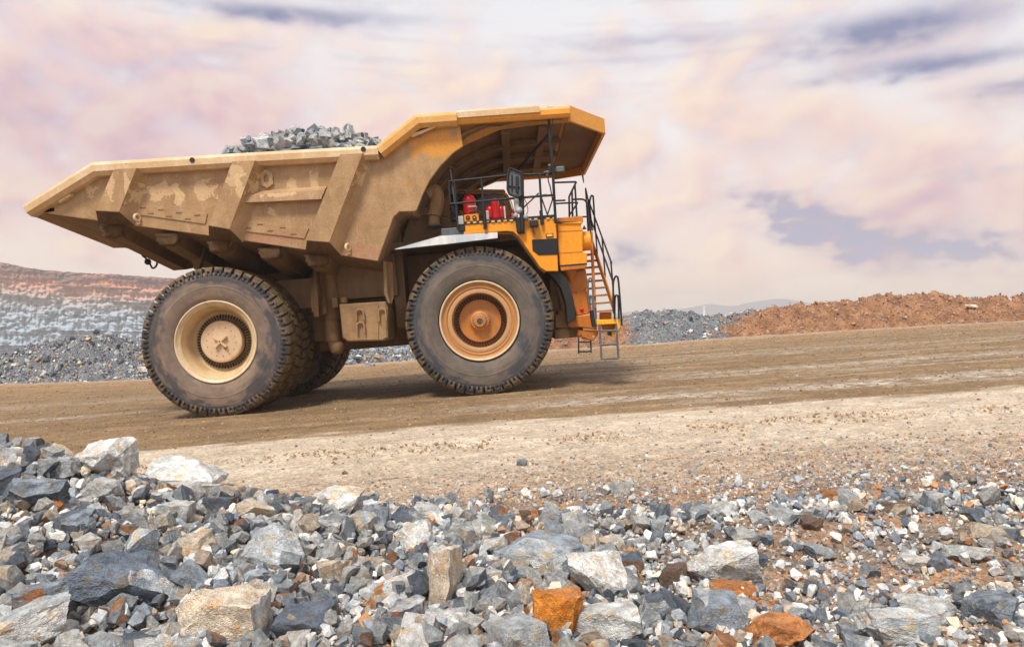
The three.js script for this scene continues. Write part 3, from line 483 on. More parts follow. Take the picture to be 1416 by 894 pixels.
// a pale mast on the horizon, behind the berm
{ const Z = 620, m = Z / FOC, t = new THREE.Group(); t.name = 'distant_tower'; t.position.set((974 - 708) * m, EYE - 8, -Z); tag(t, 'pale slim tower on the horizon behind the grey gravel mound', 'tower'); scene.add(t); const tm = mat({ color: rgb(236, 232, 228) });
  part('shaft', new THREE.CylinderGeometry(0.8, 1.5, 22, 10).translate(0, 11, 0), tm, t); part('cabin', new THREE.CylinderGeometry(1.7, 1.3, 2.2, 10).translate(0, 22.6, 0), tm, t); }

// ------------------------------------------------------------------ the haul truck
// Its own axes: x forward, y up, z to the near side; origin on the road under the near rear wheel's outer face. A grade of 0.0805 rad tips it nose up.
const GRADE = 0.0805, TZ = 14, cG = Math.cos(GRADE), sG = Math.sin(GRADE), RT = 1.525, MIDZ = -2.75;
const OX = (297 - 708) / FOC * TZ + sG * RT, OY = EYE - (471 - 447) / FOC * TZ - cG * RT;
const truck = new THREE.Group(); truck.name = 'haul_truck'; truck.position.set(OX, OY - 0.012, -TZ); truck.rotation.z = GRADE; scene.add(truck);
tag(truck, 'dusty yellow mining haul truck climbing the road with a load of grey rock', 'dump truck');
const L = (px, py, w) => { const X = (px - 708) / FOC * (TZ + w) - OX, Y = EYE - (py - 447) / FOC * (TZ + w) - OY; return V(X * cG + Y * sG, -X * sG + Y * cG, -w); };
const L2 = (pts, w) => pts.map(([a, b]) => { const p = L(a, b, w); return [p.x, p.y]; });

// --- paint, dust, mud, rubber
const BX = -4.3, BW = 12.6, BY = 1.5, BH = 4.7;
const peel = [[226, 262, 0.50, 0.22], [244, 268, 0.2, 0.25], [285, 260, 0.30, 0.27], [331, 240, 0.22, 0.35], [338, 264, 0.12, 0.35], [160, 250, 0.12, 0.4], [184, 268, 0.07, 0.42], [124, 262, 0.14, 0.2], [402, 256, 0.10, 0.18], [372, 292, 0.14, 0.12], [388, 268, 0.45, 0.07], [433, 246, 0.1, 0.2]].map(([a, b, w, h]) => { const p = L(a, b, -0.15); return [p.x, p.y, w, h]; });
const redP = L(372, 329, -0.1), redP2 = L(490, 350, -0.1), goldP = L(610, 198, -0.1), archX = L(575, 200, -0.1).x;
const bodyMap = dataTex(2048, 768, (u, v) => {
  const x = BX + u * BW, y = BY + v * BH, n1 = fbm2(x * 0.9, y * 0.9, 4), n2 = fbm2(x * 4, y * 4, 4), n3 = fbm2(x * 17, y * 17, 3), drip = fbm2(x * 2.6, y * 0.7 + 3, 4), fineDrip = fbm2(x * 20, y * 1.1, 3);
  let c = mixc([0.735, 0.59, 0.42], [0.655, 0.515, 0.355], clamp(0.5 + n1 * 0.9 + n2 * 0.45 + n3 * 0.2));
  c = mixc(c, [0.79, 0.66, 0.50], clamp((drip - 0.05) * 1.4) * 0.5); c = mixc(c, [0.58, 0.45, 0.31], clamp(-drip * 1.2 - 0.1) * 0.5);
  // bare yellow paint where the dust has not settled or has worn off: more of it toward the canopy
  const gold = sstep(-0.15, 0.5, (x - archX - 0.3) * 0.42 + n1 * 0.75 + drip * 0.5) * 0.72; c = mixc(c, mixc([0.86, 0.61, 0.26], [0.80, 0.63, 0.39], clamp(0.4 + n2)), gold);
  const g2 = Math.exp(-(((x - goldP.x) / 0.75) ** 2 + ((y - goldP.y) / 0.3) ** 2)); c = mixc(c, [0.90, 0.59, 0.16], sstep(0.3, 0.75, g2 + n2 * 0.4 + drip * 0.3) * 0.8);
  for (const [a, b, w, h] of peel) { const q = 1 - ((x - a) / w) ** 2 - ((y - b) / h) ** 2 + n2 * 1.1 + drip * 0.9 + n3 * 0.25; c = mixc(c, [0.89, 0.755, 0.575], sstep(0.40, 0.54, q) * 0.72); }
  for (const p of [redP, redP2]) { const q = 1 - ((x - p.x) / 0.9) ** 2 - ((y - p.y) / 0.22) ** 2 + n2 * 0.8; c = mixc(c, [0.70, 0.50, 0.39], sstep(0.1, 0.9, q) * 0.65); }
  const scratch = sstep(0.46, 0.56, fineDrip + n1 * 0.25) * 0.4; c = mixc(c, [0.86, 0.76, 0.62], scratch * sstep(0.0, 0.3, n1 + 0.1));
  const sp = n3 * 0.06; return c.map((k) => k * 0.93 + sp);
});
bodyMap.repeat.set(1 / BW, 1 / BH); bodyMap.offset.set(-BX / BW, -BY / BH);
const paintBump = dataTex(512, 512, grey((u, v) => 0.5 + (tfbm(u, v, 5, 5, 3) - 0.5) * 0.7 + (tfbm(u, v, 50, 50, 2) - 0.5) * 0.25), false);
const dustRough = dataTex(512, 512, grey((u, v) => 0.62 + (tfbm(u, v, 6, 6, 4) - 0.5) * 0.5), false);
const stain = (base, dust, amt, dark = [0.2, 0.14, 0.09]) => dataTex(1024, 1024, (u, v) => { const a = tfbm(u, v, 4, 4, 5), d = tfbm(u + 0.2, v, 18, 3, 4), s = tfbm(u, v + 0.6, 60, 60, 3), k = sstep(0.5 - amt * 0.35, 0.5 + 0.2, a * 0.6 + d * 0.4); let c = mixc(base, dust, clamp(k * amt * 1.3)); c = mixc(c, dark, sstep(0.70, 0.8, s * 0.6 + d * 0.4) * 0.6); return c.map((x) => x * (0.94 + s * 0.12)); });
const M = {
  body: mat({ map: bodyMap, bumpMap: rep(paintBump, 0.8), bumpScale: 0.012, roughness: 0.62, roughnessMap: rep(dustRough, 0.5) }),
  rail: mat({ map: rep(stain([0.78, 0.64, 0.47], [0.85, 0.74, 0.60], 0.8, [0.5, 0.38, 0.26]), 0.4), roughness: 0.42 }),
  goldDust: mat({ map: rep(stain([0.76, 0.55, 0.28], [0.66, 0.50, 0.32], 0.7, [0.34, 0.24, 0.14]), 0.5), roughness: 0.6 }),
  railGold: mat({ map: rep(stain([0.82, 0.61, 0.32], [0.84, 0.69, 0.48], 0.7, [0.55, 0.40, 0.22]), 0.4), roughness: 0.42 }),
  gold: mat({ map: rep(stain([0.88, 0.60, 0.20], [0.84, 0.66, 0.40], 0.5, [0.5, 0.3, 0.1]), 0.4), roughness: 0.45 }),
  yellow: mat({ map: rep(stain([0.93, 0.585, 0.05], [0.82, 0.575, 0.22], 0.5, [0.62, 0.38, 0.1]), 0.5), roughness: 0.5 }),
  orange: mat({ map: rep(stain([0.76, 0.44, 0.10], [0.62, 0.40, 0.19], 0.6, [0.35, 0.2, 0.08]), 0.6), roughness: 0.6 }),
  bright: mat({ map: rep(stain([0.93, 0.68, 0.10], [0.85, 0.62, 0.22], 0.3), 0.6), roughness: 0.5 }),
  dust: mat({ map: rep(stain([0.56, 0.435, 0.31], [0.66, 0.53, 0.38], 0.7, [0.3, 0.22, 0.15]), 0.7), bumpMap: rep(paintBump, 1.5), bumpScale: 0.02, roughness: 0.9 }),
  mud: mat({ map: rep(stain([0.42, 0.30, 0.17], [0.52, 0.39, 0.24], 0.6, [0.22, 0.15, 0.09]), 1.4), bumpMap: rep(dirtBump, 1.2), bumpScale: 0.08, roughness: 0.95 }),
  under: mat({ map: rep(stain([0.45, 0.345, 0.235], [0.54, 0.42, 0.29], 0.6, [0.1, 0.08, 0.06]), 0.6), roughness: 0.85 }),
  dark: mat({ map: rep(stain([0.44, 0.345, 0.245], [0.53, 0.415, 0.295], 0.6, [0.24, 0.19, 0.15]), 0.7), roughness: 0.75 }),  // chassis dust brown, darkened in the colour for shade beneath the truck
  black: mat({ color: rgb(26, 27, 30), roughness: 0.6 }),
  steel: mat({ map: rep(stain([0.36, 0.38, 0.41], [0.52, 0.50, 0.47], 0.5, [0.18, 0.18, 0.2]), 1.2), roughness: 0.5, metalness: 0.3 }),
  fender: mat({ map: rep(stain([0.58, 0.60, 0.62], [0.76, 0.74, 0.71], 0.7, [0.30, 0.34, 0.38]), 0.9), roughness: 0.55 }),
  red: mat({ color: rgb(206, 22, 28), roughness: 0.32 }), white: mat({ color: rgb(214, 212, 206), roughness: 0.6 }),
  navy: mat({ color: rgb(14, 18, 26), roughness: 0.7 }), amber: mat({ color: rgb(250, 176, 52), roughness: 0.2 }),
  glass: mat({ color: rgb(24, 28, 32), roughness: 0.08 }), bolt: mat({ color: rgb(70, 58, 46), roughness: 0.6, metalness: 0.3 }),
};
const tyreTex = (rear) => dataTex(2048, 512, (u, v) => {
  const a = tfbm(u, v, 10, 6, 5), b = tfbm(u + 0.3, v, 60, 24, 3), s = tfbm(u, v + 0.2, 3, 40, 4), w = v < 0.5 ? v : 1 - v;      // w: 0 bead ... 0.5 crown
  const dust = rear ? mixc([0.51, 0.43, 0.37], [0.44, 0.38, 0.34], s) : mixc([0.42, 0.375, 0.335], [0.36, 0.33, 0.31], s), bare = rear ? [0.25, 0.245, 0.26] : [0.23, 0.24, 0.265];
  const t = sstep(0.46, 0.60, a * 0.75 + b * 0.25 + (sstep(rear ? 0.09 : 0.16, 0.33, w) - 0.5) * (rear ? 0.34 : 0.26));
  let c = mixc(dust, bare, t * 0.85); const ring = Math.exp(-(((w - 0.20) / 0.004) ** 2)) + Math.exp(-(((w - 0.30) / 0.003) ** 2)) * 0.6; c = mixc(c, [0.64, 0.56, 0.48], clamp(ring) * 0.25);
  const scuff = sstep(0.66, 0.74, tfbm(u + 0.5, v + 0.5, 40, 14, 4)); c = mixc(c, [0.60, 0.54, 0.48], scuff * 0.10 * sstep(0.02, 0.1, w)); const cake = sstep(0.56, 0.66, tfbm(u + 0.13, v, 14, 8, 5)); c = mixc(c, rear ? [0.57, 0.48, 0.40] : [0.48, 0.43, 0.38], cake * 0.55); if (w < 0.06) c = mixc([0.09, 0.09, 0.1], c, sstep(0.035, 0.06, w)); if (w > 0.42) c = mixc(c, [0.30, 0.24, 0.17], 0.8);
  return c.map((x) => x * (0.88 + b * 0.24));
});
const lugTex = (k) => rep(dataTex(512, 512, (u, v) => { const a = tfbm(u, v, 5, 5, 5), b = tfbm(u, v, 40, 40, 3); return mixc(k === 0 ? [0.56, 0.46, 0.30] : [0.21, 0.21, 0.235], k === 0 ? [0.42, 0.34, 0.22] : [0.40, 0.335, 0.27], sstep(0.42, 0.62, a)).map((x) => x * (0.85 + b * 0.3)); }), 1.6);
const tyreBump = dataTex(1024, 256, grey((u, v) => { const w = v < 0.5 ? v : 1 - v; return 0.5 + (tfbm(u, v, 20, 10, 4) - 0.5) * 0.5 + Math.exp(-(((w - 0.20) / 0.006) ** 2)) * 0.5 + Math.exp(-(((w - 0.30) / 0.006) ** 2)) * 0.3; }), false);
const tyreMat = { rear: mat({ map: tyreTex(true), bumpMap: tyreBump, bumpScale: 0.012, roughness: 0.85 }), front: mat({ map: tyreTex(false), bumpMap: tyreBump, bumpScale: 0.012, roughness: 0.85 }) };
const treadMat = mat({ map: lugTex(0), bumpMap: rep(dirtBump, 2), bumpScale: 0.03, roughness: 0.95 }), shoulderMat = mat({ map: lugTex(1), roughness: 0.8 });
const rimMat = { rear: mat({ map: rep(stain([0.80, 0.69, 0.52], [0.70, 0.565, 0.40], 0.6, [0.5, 0.36, 0.22]), 0.8), roughness: 0.5 }), front: mat({ map: rep(stain([0.72, 0.49, 0.26], [0.64, 0.46, 0.29], 0.6, [0.4, 0.26, 0.14]), 0.8), roughness: 0.55 }), ring: mat({ map: rep(stain([0.74, 0.56, 0.37], [0.70, 0.55, 0.40], 0.6, [0.45, 0.31, 0.18]), 0.8), roughness: 0.5 }), lip: mat({ map: rep(stain([0.84, 0.76, 0.64], [0.72, 0.62, 0.48], 0.5), 1.2), roughness: 0.4 }), hubTan: mat({ map: rep(stain([0.82, 0.70, 0.57], [0.76, 0.64, 0.50], 0.5, [0.56, 0.45, 0.34]), 1.2), roughness: 0.65 }), hubOrange: mat({ map: rep(stain([0.74, 0.47, 0.21], [0.62, 0.43, 0.26], 0.6, [0.38, 0.26, 0.16]), 1.2), roughness: 0.55 }) };

// --- wheels
const lathe = (pts, seg = 96) => new THREE.LatheGeometry(pts.map(([r, z]) => new THREE.Vector2(r, z)), seg).rotateX(Math.PI / 2);   // axis z; profile [radius, z]
const sideP = [[0.815, 0.30], [0.83, 0.375], [0.86, 0.405], [0.93, 0.43], [1.02, 0.45], [1.10, 0.455], [1.18, 0.452], [1.25, 0.445], [1.31, 0.438], [1.36, 0.43], [1.40, 0.40], [1.425, 0.33], [1.44, 0.2], [1.445, 0.0]];
const tyreGeo = lathe([...sideP, ...sideP.slice(0, -1).reverse().map(([r, z]) => [r, -z])].map(([r, z]) => [r, -z]), 120);
function wedge(poly, a0, a1, skew) {                            // a block round the wheel: poly [z, r] between two angles, skewed with z
  const P = (a) => poly.map(([z, r]) => { const t = a + skew * (0.437 - Math.abs(z)); return V(r * Math.cos(t), r * Math.sin(t), z); }), A = P(a0), B = P(a1), pos = [], n = poly.length, tri = (p, q, r) => pos.push(p.x, p.y, p.z, q.x, q.y, q.z, r.x, r.y, r.z);
  for (let i = 0; i < n; i++) { const j = (i + 1) % n; tri(A[i], B[i], B[j]); tri(A[i], B[j], A[j]); } for (let i = 1; i + 1 < n; i++) { tri(A[0], A[i], A[i + 1]); tri(B[0], B[i + 1], B[i]); }
  const g = new THREE.BufferGeometry(); g.setAttribute('position', new THREE.Float32BufferAttribute(pos, 3)); return g;
}
const treadGeo = (() => {
  const R = rng(5), out = [], sh = [], n = 46, pitch = Math.PI * 2 / n;
  for (const s of [1, -1]) for (let i = 0; i < n; i++) {
    const a = (i + (s < 0 ? 0.5 : 0)) * pitch + (R() - 0.5) * 0.008, w = pitch * 0.79, j = () => (R() - 0.5) * 0.008, F = (q) => q.map(([z, r]) => [z * s, r + j()]);
    out.push(wedge(F([[0.05, 1.42], [0.05, 1.518], [0.28, 1.525], [0.385, 1.508], [0.425, 1.475], [0.40, 1.40]]), a, a + w, 0.16 * (s < 0 ? 1 : 1)));
    sh.push(wedge(F([[0.38, 1.40], [0.405, 1.488], [0.43, 1.47], [0.447, 1.43], [0.436, 1.425]]), a + w * 0.06, a + w * 0.94, 0.1));
    sh.push(wedge(F([[0.40, 1.33], [0.40, 1.43], [0.447, 1.43], [0.451, 1.36], [0.442, 1.335]]), a + w * 0.06, a + w * 0.34, 0.05), wedge(F([[0.40, 1.33], [0.40, 1.43], [0.447, 1.43], [0.451, 1.36], [0.442, 1.335]]), a + w * 0.66, a + w * 0.94, 0.05));
  }
  const f = (l) => { const g = mergeGeometries(l); g.computeVertexNormals(); return boxUV(g); };
  return [f(out), f(sh)];
})();
const ringOf = (n, r, z, f, a0 = 0) => Array.from({ length: n }, (_, i) => { const a = a0 + i / n * Math.PI * 2; return f().rotateZ(a - Math.PI / 2).translate(r * Math.cos(a), r * Math.sin(a), z); });
function makeWheel(kind, name, outside) {
  const w = new THREE.Group(); w.name = name;
  const ty = new THREE.Mesh(tyreGeo, tyreMat[kind]); ty.name = 'tyre'; w.add(ty); const td = new THREE.Mesh(treadGeo[0], treadMat); td.name = 'tread'; w.add(td); const ts = new THREE.Mesh(treadGeo[1], shoulderMat); ts.name = 'shoulder_lugs'; w.add(ts);
  if (!outside) { part('rim', lathe([[0.815, 0.38], [0.72, 0.3], [0.70, -0.3], [0.815, -0.38]]), rimMat[kind], w); return w; }
  if (kind === 'rear') {
    part('rim_lip', lathe([[0.835, 0.36], [0.838, 0.405], [0.825, 0.42], [0.805, 0.415], [0.795, 0.39], [0.77, 0.37]]), rimMat.lip, w);
    part('rim', lathe([[0.77, 0.37], [0.735, 0.362], [0.718, 0.345], [0.714, 0.315], [0.698, 0.305], [0.692, 0.27], [0.675, 0.262], [0.655, 0.18], [0.630, 0.05], [0.612, -0.02], [0.45, -0.03], [0.45, -0.30], [0.70, -0.34], [0.815, -0.38]]), rimMat.rear, w);
    const hub = part('hub', lathe([[0.43, -0.03], [0.43, 0.11], [0.42, 0.13], [0.37, 0.135], [0.345, 0.128], [0.325, 0.135], [0.12, 0.138], [0.11, 0.145], [0.0, 0.146]], 64), rimMat.hubTan, w);
    part('hub_cross', [0.4, 2.2, 3.6, 5.2].map((a) => box(0.02, 0.165, -0.02, 0.02, 0.14, 0.20, 0.006).rotateZ(a)).concat(new THREE.CylinderGeometry(0.028, 0.032, 0.04, 16).rotateX(Math.PI / 2).translate(0, 0, 0.155)), rimMat.hubTan, hub);
    part('hub_plug', new THREE.CylinderGeometry(0.022, 0.022, 0.02, 6).rotateX(Math.PI / 2).translate(0.03, -0.16, 0.142), M.steel, hub);
    part('hub_bolts', ringOf(14, 0.30, 0.137, () => new THREE.CylinderGeometry(0.009, 0.009, 0.012, 6).rotateX(Math.PI / 2)), M.bolt, hub);
    part('wheel_nuts', ringOf(56, 0.525, 0.0, () => new THREE.CylinderGeometry(0.017, 0.02, 0.075, 6).rotateX(Math.PI / 2)).concat(ringOf(56, 0.52, -0.02, () => box(-0.012, 0.012, -0.055, 0.04, -0.02, 0.02, 0.003))), M.bolt, w);
  } else {
    part('rim_lip', lathe([[0.815, 0.36], [0.818, 0.41], [0.805, 0.425], [0.785, 0.42], [0.775, 0.40]]), rimMat.lip, w);
    part('rim', lathe([[0.775, 0.40], [0.745, 0.368], [0.705, 0.362], [0.690, 0.375], [0.672, 0.372], [0.655, 0.350]]), rimMat.front, w);
    part('lock_ring', lathe([[0.655, 0.350], [0.640, 0.365], [0.575, 0.368], [0.562, 0.355], [0.555, 0.20], [0.548, 0.05]]), rimMat.ring, w);
    const hub = part('hub', lathe([[0.548, 0.05], [0.445, 0.045], [0.44, 0.12], [0.43, 0.135], [0.33, 0.13], [0.26, 0.14], [0.22, 0.16], [0.195, 0.20], [0.19, 0.225], [0.15, 0.23], [0.135, 0.245], [0.13, 0.29], [0.118, 0.30], [0.0, 0.302]], 72), rimMat.hubOrange, w);
    part('hub_cap', lathe([[0.062, 0.302], [0.062, 0.309], [0.052, 0.311], [0, 0.311]], 32), M.steel, hub); part('hub_emblem', [0.5, 1.8, 3.2, 4.6].map((a) => box(0.022, 0.05, -0.013, 0.013, 0.309, 0.316, 0.002).rotateZ(a)), M.black, hub);
    part('hub_bolts', ringOf(22, 0.172, 0.236, () => new THREE.CylinderGeometry(0.011, 0.011, 0.022, 6).rotateX(Math.PI / 2)), M.rail, hub);
    part('wheel_nuts', ringOf(54, 0.498, 0.085, () => new THREE.CylinderGeometry(0.017, 0.02, 0.08, 6).rotateX(Math.PI / 2)).concat(ringOf(54, 0.495, 0.06, () => box(-0.012, 0.012, -0.05, 0.045, -0.02, 0.02, 0.003))), M.bolt, w);
  }
  return w;
}
const RWX = 0, FW = L(663, 442.5, 0.12), FWX = FW.x, RY = RT - 0.012;
const putWheel = (w, x, z, turn, spin) => { w.position.set(x, RY, z); w.rotation.set(0, turn, 0); w.rotateZ(spin); truck.add(w); w.traverse((o) => { o.castShadow = o.receiveShadow = true; }); };
putWheel(makeWheel('rear', 'rear_wheel', true), RWX, -0.43, 0, 0.3);
putWheel(makeWheel('rear', 'rear_wheel', false), RWX, -1.42, 0, 0.9);
putWheel(makeWheel('rear', 'rear_wheel', false), RWX, -4.08, Math.PI, 0.5);
putWheel(makeWheel('rear', 'rear_wheel', true), RWX, -5.07, Math.PI, 0.1);
putWheel(makeWheel('front', 'front_wheel', true), FWX, -0.55, 0, 0.2);
putWheel(makeWheel('front', 'front_wheel', true), FWX, -4.95, Math.PI, 0.7);

// --- dump body
const WB = -0.1;                                                // depth of the near side wall behind the tyre plane (negative: nearer)
const arch = [[576, 289.5], [584, 269], [594, 248], [609, 228], [627, 210], [653, 193], [684, 180.5], [725, 173], [788, 168.6]];
const sideOut = [[39, 290], [81, 296.5], [168, 308.5], [320, 329], [416, 343.5], [522, 360], [544, 299], [552, 291.5], [573, 291], ...arch.slice(0, 5), [640, 201], [634, 161], [577, 165], [525, 212], [320, 223], [132, 233]];
const panel2 = L2(sideOut, WB), zN = -WB;
const bodyMesh = new THREE.Group(); bodyMesh.name = 'dump_body'; truck.add(bodyMesh);
for (const far of [0, 1]) part('side_wall', far ? mirrorZ(prism(panel2, zN - 0.07, zN, 0.01), MIDZ) : prism(panel2, zN - 0.07, zN, 0.01), M.body, bodyMesh);
const zF = 2 * MIDZ - zN;                                       // far side wall
function strip(pts, z0, z1, th) {                               // a plate following a polyline across the body's width
  return pts.slice(0, -1).map((a, i) => { const b = pts[i + 1], dx = b[0] - a[0], dy = b[1] - a[1], l = Math.hypot(dx, dy), nx = -dy / l * th, ny = dx / l * th; return hexa([V(a[0], a[1], z0), V(b[0], b[1], z0), V(b[0] + nx, b[1] + ny, z0), V(a[0] + nx, a[1] + ny, z0)], [V(a[0], a[1], z1), V(b[0], b[1], z1), V(b[0] + nx, b[1] + ny, z1), V(a[0] + nx, a[1] + ny, z1)]); });
}
for (const far of [0, 1]) { // beneath the canopy's rail the side leans inward
  const up_ = L2([[634, 161], [690, 157], [740, 153.5], [788, 150]], WB + 0.02), dn = L2([[640, 201], [690, 179], [740, 172], [788, 168.6]], WB + 0.42), gs = []; for (let i = 0; i < 3; i++) { const q = (y, z, t) => V(y[0], y[1], z - t), f = [q(dn[i], zN - 0.42, 0), q(dn[i + 1], zN - 0.42, 0), q(up_[i + 1], zN - 0.02, 0), q(up_[i], zN - 0.02, 0)]; gs.push(hexa(f, f.map((p) => p.clone().add(V(0, 0.02, -0.06))))); }
  part('canopy_side', far ? mirrorZ(joined(gs), MIDZ) : gs, M.goldDust, bodyMesh);
}
// floor: shallow V, lower along the middle
{
  const edge = L2([[41, 292], [168, 308.5], [320, 329], [522, 360]], WB), gs = [];
  for (let i = 0; i < 3; i++) for (const far of [0, 1]) {
    const [a, b] = [edge[i], edge[i + 1]], za = far ? zF + 0.08 : zN - 0.08, d = (p, k) => [p[0] + 0.02, p[1] - k], da = i ? 0.48 : 0.36, db = 0.48, ca = d(a, da), cb = d(b, db);
    const top = [V(a[0], a[1] + 0.05, za), V(b[0], b[1] + 0.05, za), V(cb[0], cb[1] + 0.05, MIDZ), V(ca[0], ca[1] + 0.05, MIDZ)], bot = [V(a[0], a[1], za), V(b[0], b[1], za), V(cb[0], cb[1], MIDZ), V(ca[0], ca[1], MIDZ)];
    gs.push(far ? hexa([...top].reverse(), [...bot].reverse()) : hexa(top, bot));
  }
  part('body_floor', gs, M.under, bodyMesh);
  const tail = L(40, 291, WB), gt = [0, 1].map((f) => { const za = f ? zF : zN, a = V(tail.x, tail.y, za), c = V(tail.x + 0.02, tail.y - 0.36, MIDZ); return [V(a.x, a.y, a.z), V(a.x + 0.5, a.y + 0.03, a.z), V(c.x + 0.5, c.y - 0.03, c.z), V(c.x, c.y, c.z)]; });
  part('tail_lip', gt.map((q, f) => { const k = q.map((p) => p.clone().add(V(0, -0.07, 0))); return f ? hexa([...q].reverse(), [...k].reverse()) : hexa(q, k); }), M.dust, bodyMesh);
  // bolsters under the floor, caked with mud at their ends
  for (const px of [150, 228, 300, 371, 436]) {
    const t = (px - 41) / 481, yE = L(px, lerp(292, 360, t), WB), w0 = 0.27, w1 = 0.15, gs2 = [];
    for (const f of [0, 1]) { const z = f ? zF + 0.12 : zN - 0.12, m = MIDZ, f4 = [V(yE.x - w1, yE.y - 0.27, z), V(yE.x + w1, yE.y - 0.27, z), V(yE.x + w0, yE.y - 0.02, z), V(yE.x - w0, yE.y - 0.02, z)], k4 = [V(yE.x - w1, yE.y - 0.72, m), V(yE.x + w1, yE.y - 0.72, m), V(yE.x + w0, yE.y - 0.45, m), V(yE.x - w0, yE.y - 0.45, m)]; gs2.push(f ? hexa([...f4].reverse(), [...k4].reverse()) : hexa(f4, k4)); }
    part('floor_bolster', gs2, M.under, bodyMesh);
    // mud caked on the bolster's end
    const mg = new THREE.SphereGeometry(1, 26, 14), p = mg.attributes.position; for (let i = 0; i < p.count; i++) { const x = p.getX(i), y = p.getY(i), z = p.getZ(i), k = 1 + 0.13 * N3(x * 3 + px, y * 3, z * 3) + 0.12 * N3(x * 9, y * 9 + px, z * 9); p.setXYZ(i, Math.sign(x) * Math.pow(Math.abs(x), 0.35) * 0.21 * k * (1 + y * 0.28), Math.sign(y) * Math.pow(Math.abs(y), 0.5) * 0.12 * k, Math.sign(z) * Math.pow(Math.abs(z), 0.5) * 0.10 * k); } mg.computeVertexNormals();
    part('mud_cake', mg.translate(yE.x, yE.y - 0.16, zN - 0.14), M.mud, bodyMesh);
  }
}
// head wall and canopy
const archIn = L2(arch, WB).map(([x, y]) => [x - 0.10, y + 0.16]);
part('head_wall', strip([...L2([[522, 360], [544, 299], [553, 291.5], [572, 291]], WB).map(([x, y]) => [x - 0.005, y + 0.005]), archIn[0]], zN - 0.075, zF + 0.075, 0.06), M.dust, bodyMesh);
part('canopy_underside', strip(archIn, zN - 0.075, zF + 0.075, 0.05), M.under, bodyMesh);
const noseA = L(787, 147, WB), noseB0 = L(836, 163, 0.68), noseH = 0.31, zB = -0.70;
const topLine = [...L2([[577, 163], [630, 160], [787, 149]], WB)];
part('canopy_roof', strip(topLine, zN - 0.07, zF + 0.07, 0.05).concat([prism([[0, 0], [1, 0], [1, 1]].map((q) => q), 0, 0.01).scale(0.001, 0.001, 0.001).translate(noseA.x, noseA.y, MIDZ)]), M.gold, bodyMesh);
{ // front of the canopy: chamfered corners and fascia
  const A = [noseA.x, zN + 0.02], B = [noseB0.x, zB], C = [noseB0.x, 2 * MIDZ - zB], D = [noseA.x, zF - 0.02], y0 = noseA.y - noseH, dy = noseB0.y - noseA.y;
  const fas = (P, Q, yp, yq, t) => { const dx = Q[0] - P[0], dz = Q[1] - P[1], l = Math.hypot(dx, dz), nx = dz / l * t, nz = -dx / l * t; return hexa([V(P[0], yp - noseH, P[1]), V(Q[0], yq - noseH, Q[1]), V(Q[0], yq, Q[1]), V(P[0], yp, P[1])], [V(P[0] + nx, yp - noseH, P[1] + nz), V(Q[0] + nx, yq - noseH, Q[1] + nz), V(Q[0] + nx, yq, Q[1] + nz), V(P[0] + nx, yp, P[1] + nz)]); };
  part('canopy_corner', fas(A, B, noseA.y + 0.03, noseB0.y, 0.06), M.gold, bodyMesh); part('canopy_corner', fas(C, D, noseB0.y, noseA.y + 0.03, 0.06), M.gold, bodyMesh);
  part('canopy_fascia', fas(B, C, noseB0.y, noseB0.y, 0.06), M.gold, bodyMesh);
  const pl = (y, t) => hexa([V(A[0] - 0.02, y, A[1] - 0.06), V(B[0] - 0.06, y + dy * 0.5, B[1]), V(C[0] - 0.06, y + dy * 0.5, C[1]), V(D[0] - 0.02, y, D[1] + 0.06)], [V(A[0] - 0.02, y + t, A[1] - 0.06), V(B[0] - 0.06, y + t + dy * 0.5, B[1]), V(C[0] - 0.06, y + t + dy * 0.5, C[1]), V(D[0] - 0.02, y + t, D[1] + 0.06)]);
  part('canopy_nose_plate', pl(noseA.y - 0.12, 0.05), M.under, bodyMesh);
  part('hanging_strap', hexa([L(803, 236, 4.0), L(806.5, 236, 4.0), L(808, 252, 4.0), L(806.5, 252, 4.0)], [L(803, 236, 4.03), L(806.5, 236, 4.03), L(808, 252, 4.03), L(806.5, 252, 4.03)]), M.orange, bodyMesh);
  // beams beneath the canopy
  for (const z of [-1.5, -2.75, -4.0]) part('canopy_beam', strip(archIn.slice(1).map(([x, y]) => [x + 0.03, y - 0.13]), z, z - 0.16, 0.12), M.under, bodyMesh);
  for (const px of [698, 752]) { const p = L(px, 170, WB); const y = lerp(archIn[6][1], archIn[8][1], (px - 684) / 104); part('canopy_cross_beam', box(p.x - 0.09, p.x + 0.09, y - 0.10, y - 0.01, zN - 0.5, zF + 0.5), M.under, bodyMesh); }
}
// top rail along each side
const railProf = [[-0.16, -0.02], [-0.16, 0.13], [-0.09, 0.215], [0.03, 0.215], [0.10, 0.16], [0.115, 0.0], [0.115, -0.08], [-0.10, -0.08]].map(([o, z]) => [o, z + zN]);
const railPath = L2([[38, 289], [131, 231.5], [320, 219.5], [524, 208]], WB - 0.1), railUp = L2([[524, 208], [577, 165.5], [632, 161.5]], WB - 0.1), railTop = L2([[632, 161.5], [747, 153.5], [788, 150.5]], WB - 0.1);
for (const far of [0, 1]) { const s = (p, prof = railProf) => { const g = sweepXY(p, prof); return far ? mirrorZ(g, MIDZ) : g; }; part('top_rail', s(railPath), M.rail, bodyMesh); part('top_rail', s(railUp), M.railGold, bodyMesh); part('top_rail', s(railTop, railProf.map(([o, z]) => [o * 0.8, zN + (z - zN) * 0.55])), M.gold, bodyMesh); }
part('rail_cap_strip', sweepXY(L2([[632, 159], [690, 154.8], [746, 151]], WB - 0.1), [[-0.06, 0.1], [-0.06, 0.165], [0.05, 0.165], [0.10, 0.1], [0.10, -0.02], [0.085, -0.02]].map(([o, z]) => [o, z + zN])), M.rail, bodyMesh);
